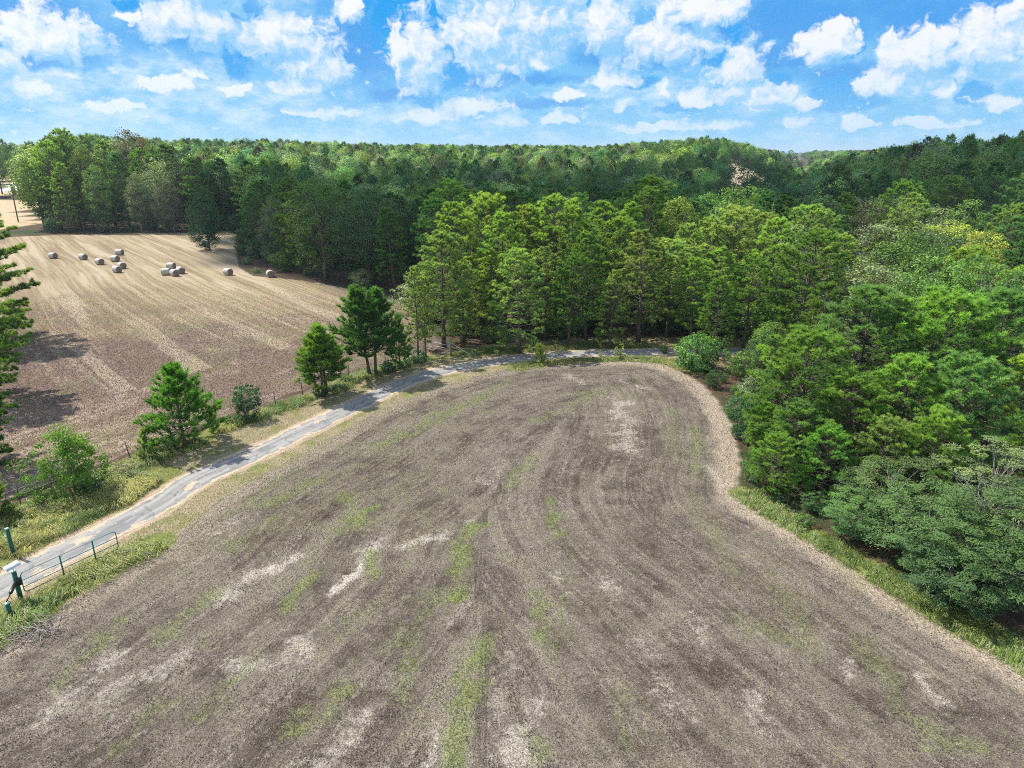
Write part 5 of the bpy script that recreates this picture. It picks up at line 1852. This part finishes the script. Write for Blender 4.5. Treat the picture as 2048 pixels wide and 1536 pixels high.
isg = u_ < (0.04 + 0.48 * mg * (.45 + 1.1 * fbm(x * 1.6, y * 1.6, 63)) + 0.30 * smooth(.55 * rown + .45 * patch, .50, .62) * smooth(fine, .42, .6))
gcol = np.array([.185, .215, .078]) * gg.uniform(.7, 1.5, (n_, 1)) * np.array([1, 1, 1]) + gg.uniform(0, .07, (n_, 1)) * np.array([1, .8, .4])
col = np.where(isg[:, None], gcol, col)
ispale = (~isg) & (gg.uniform(size=n_) < mp_ * .6)
col = np.where(ispale[:, None], np.array([.52, .46, .385]) * gg.uniform(.75, 1.15, (n_, 1)), col)
ispe = (~isg) & (gg.uniform(size=n_) < .65 * (1 - smooth(sd_ + 2.2 * (fbm(x * .5, y * .5, 19) - .5), .3, 1.7)) * (x > 0))
col = np.where(ispe[:, None], np.array([.46, .385, .29]) * gg.uniform(.8, 1.15, (n_, 1)), col)
isd = (~isg) & (~ispale) & (gg.uniform(size=n_) < md_ * .7)
col = np.where(isd[:, None], np.array([.115, .078, .058]) * gg.uniform(.7, 1.3, (n_, 1)), col)
eps = .4
gxd = sdf(x + eps, y, RIGHT_FIELD)[0] - sd_
gyd = sdf(x, y + eps, RIGHT_FIELD)[0] - sd_
row_ang = np.arctan2(gyd, gxd) + np.pi / 2
ang = np.where(gg.uniform(size=n_) < .45, row_ang + gg.normal(0, .5, n_) + np.pi * gg.integers(0, 2, n_), gg.uniform(0, 6.28, n_))
hh = np.where(isg, gg.uniform(.05, .15, n_) * (1 + .6 * mg), gg.uniform(.04, .11, n_))
lean = np.where(isg, gg.uniform(.3, .95, n_), gg.uniform(.45, .985, n_))
ww = gg.uniform(.009, .018, n_) * (1 + y / 60)
blades('mown_grass', x, y, np.full(n_, .004), hh, ww, ang, lean, col, 22, segs=1)
print('stubble', n_)

# stubble of the hay field, seen from farther off
x, y = field_sample(520000, (-62, -6), (32, 106), gg, 1.3)
ok = np.abs(x / y) < 0.86
x, y = x[ok], y[ok]
sd2, _ = sdf(x, y, LEFT_FIELD)
ok = (sd2 > 0.1) & (gg.uniform(size=len(x)) > smooth(y, 66, 105))
x, y = x[ok], y[ok]
n_ = len(x)
lowm = smooth(84 - y - 40 * (fbm(x * .09, y * .09, 71) - .5), 0, 22)[:, None]
dl = np.array([(.36, .28, .22), (.14, .088, .068), (.24, .17, .13), (.46, .37, .29)])
dh = np.array([(.42, .33, .21), (.30, .22, .13), (.37, .29, .18), (.30, .27, .13)])
k_ = gg.choice(4, n_, p=[.3, .25, .3, .15])
col = dl[k_] * lowm + dh[k_] * (1 - lowm)
gpat = (fbm(x * .22, y * .22, 81, 4) > .60) & (gg.uniform(size=n_) < .5)
col = np.where(gpat[:, None], np.array([.30, .33, .14]) * gg.uniform(.7, 1.3, (n_, 1)), col)
blades('hay_stubble_grass', x, y, np.full(n_, .004), gg.uniform(.06, .18, n_), gg.uniform(.02, .035, n_) * (1 + y / 90), gg.uniform(0, 6.28, n_), gg.uniform(.4, .97, n_), col, 23, segs=1)

# long grass left standing along lane, fence and wood
vx, vy, vh, vc, va = [], [], [], [], []
for pts, hw, h, yl in VERGE_W:
    seg = np.r_[0, np.cumsum(np.hypot(*np.diff(pts, axis=0).T))]
    n = int(seg[-1] * hw * 2 * 430)
    s = gg.uniform(0, seg[-1], n)
    off = np.clip(gg.normal(0, .55, n), -1.25, 1.25) * hw
    cx, cy = np.interp(s, seg, pts[:, 0]), np.interp(s, seg, pts[:, 1])
    i = np.clip(np.searchsorted(seg, s) - 1, 0, len(pts) - 2)
    dr = unit(np.diff(pts, axis=0))[i]
    X, Y = cx - dr[:, 1] * off, cy + dr[:, 0] * off
    rd_, _ = line_dist(X, Y, ROAD)
    clump = fbm(X * 1.1, Y * 1.1, 91)
    keep = (rd_ > 1.55) & (clump > .30)
    X, Y, clump, dr = X[keep], Y[keep], clump[keep], dr[keep]
    n = len(X)
    yel = (gg.uniform(size=n) < np.clip(yl * 1.6 * smooth(fbm(X * .5, Y * .5, 95), .35, .65), 0, 1))
    c = np.where(yel[:, None], np.array([.38, .37, .10]), np.array([.15, .23, .05])) * gg.uniform(.6, 1.45, (n, 1))
    dryb = gg.uniform(size=n) < .16
    c = np.where(dryb[:, None], np.array([.50, .45, .30]) * gg.uniform(.7, 1.1, (n, 1)), c)
    vx.append(X)
    vy.append(Y)
    vh.append(h * gg.uniform(.55, 1.25, n) * (.6 + .8 * clump))
    vc.append(c)
    va.append(6.28 * 1.6 * fbm(X * .55, Y * .55, 97) + gg.normal(0, .45, n))
x, y, hh, col, ang = (np.concatenate(k) for k in (vx, vy, vh, vc, va))
n_ = len(x)
print('long grass', n_)
blades('long_grass', x, y, np.zeros(n_), hh * 1.25, gg.uniform(.012, .026, n_), ang, gg.uniform(.45, .95, n_), col, 24, segs=2)

# short green turf beside the lane
x, y = field_sample(420000, (-30, 24), (20, 72), gg, 1.2)
rd_, _ = line_dist(x, y, ROAD)
rf_, _ = sdf(x, y, RIGHT_FIELD)
lf_, _ = sdf(x, y, LEFT_FIELD)
ok = (rd_ > 1.4) & (rd_ < 5.2) & (rf_ < .2) & (lf_ < .1) & (np.abs(x / y) < .86)
x, y = x[ok], y[ok]
n_ = len(x)
gm = (fbm(x * .6, y * .6, 99, 4) > .5)
col = np.where((gm & (gg.uniform(size=n_) < .7))[:, None], np.array([.20, .22, .07]), np.array([.42, .35, .22])) * gg.uniform(.6, 1.4, (n_, 1))
blades('verge_turf_grass', x, y, np.full(n_, .004), gg.uniform(.06, .18, n_), gg.uniform(.014, .028, n_), gg.uniform(0, 6.28, n_), gg.uniform(.3, .95, n_), col, 25, segs=1)

# leaf litter weeds on the woodland floor in view
x, y = field_sample(60000, (-14, 34), (24, 72), gg, 1.0)
ok = wooded(x, y, .2) & (np.abs(x / y) < .86)
x, y = x[ok], y[ok]
n_ = len(x)
col = np.where((gg.uniform(size=n_) < .45)[:, None], np.array([.07, .12, .03]), np.array([.22, .13, .075])) * gg.uniform(.6, 1.4, (n_, 1))
blades('undergrowth', x, y, np.zeros(n_), gg.uniform(.12, .4, n_), gg.uniform(.03, .07, n_), gg.uniform(0, 6.28, n_), gg.uniform(.3, .95, n_), col, 26, segs=1)

# ------------------------------------------------------------------ clouds overhead, towards the sun, that shade part of the woods
m, t, out = material('cloud vapour')
d_ = t.new('ShaderNodeBsdfDiffuse')
d_.inputs[0].default_value = (.92, .92, .94, 1)
t.l.new(d_.outputs[0], out.inputs[0])
M_CLOUD = m
CLOUD_Z = 620.0
c_off = sun_dir[:2] / sun_dir[2] * CLOUD_Z
SHADE = [  # ground outlines (metres) of the cloud shadows
    [(-62, 150), (-66, 175), (-56, 220), (-30, 300), (60, 300), (125, 330), (210, 330), (230, 230), (190, 150), (110, 110), (72, 100),
     (40, 106), (20, 99), (2, 92), (-8, 89), (-20, 96), (-33, 107), (-45, 117), (-52, 134)]]
cr_ = np.random.default_rng(31)
G = Geo()
ico_n, ico_m = 10, 14
for poly, step_, rad_ in zip(SHADE, (14.0,), (13.0,)):
    poly = np.array(poly, float)
    lo, hi = poly.min(0), poly.max(0)
    for px_ in np.arange(lo[0], hi[0], step_):
        for py_ in np.arange(lo[1], hi[1], step_):
            qx, qy = px_ + cr_.normal(0, step_ * .18), py_ + cr_.normal(0, step_ * .18)
            s_, _ = sdf(np.array([qx]), np.array([qy]), poly)
            if s_[0] < rad_ * .45:
                continue
            rad = rad_ * cr_.uniform(.9, 1.5)
            th = np.linspace(0, math.pi, ico_n)
            ph = np.arange(ico_m) * 2 * math.pi / ico_m
            D = np.array([(math.sin(a) * math.cos(b), math.sin(a) * math.sin(b), math.cos(a)) for a in th for b in ph])
            kk = rad * (1 + cr_.normal(0, .07, len(D)))
            kk[:ico_m] = kk[0]
            kk[-ico_m:] = kk[-1]
            c = np.array([qx + c_off[0], qy + c_off[1], CLOUD_Z + cr_.uniform(-.2, 1.0) * rad_])
            q = [(i * ico_m + j, (i + 1) * ico_m + j, (i + 1) * ico_m + (j + 1) % ico_m, i * ico_m + (j + 1) % ico_m) for i in range(ico_n - 1) for j in range(ico_m)]
            G.add(c + D * kk[:, None] * np.array([1, 1, .8]), q)
tag(obj('clouds', G.mesh('clouds', M_CLOUD, True)), kind='stuff')

# ------------------------------------------------------------------ air: one even box of haze round camera and land
M_HAZE, t, out = material('summer haze')
pv = t.new('ShaderNodeVolumePrincipled')
pv.inputs['Color'].default_value = (0.72, 0.86, 1.0, 1)
pv.inputs['Density'].default_value = 0.00013
pv.inputs['Anisotropy'].default_value = 0.2
t.l.new(pv.outputs[0], out.inputs['Volume'])
G = Geo()
zlo = float(gz.min()) - 1.0
G.box(((gx[0] + gx[-1]) / 2, (gy[0] + gy[-1]) / 2, (zlo + 90) / 2), (gx[-1] - gx[0] + 60, gy[-1] - gy[0] + 60, 90 - zlo))
tag(obj('haze', G.mesh('haze', M_HAZE)), kind='stuff')
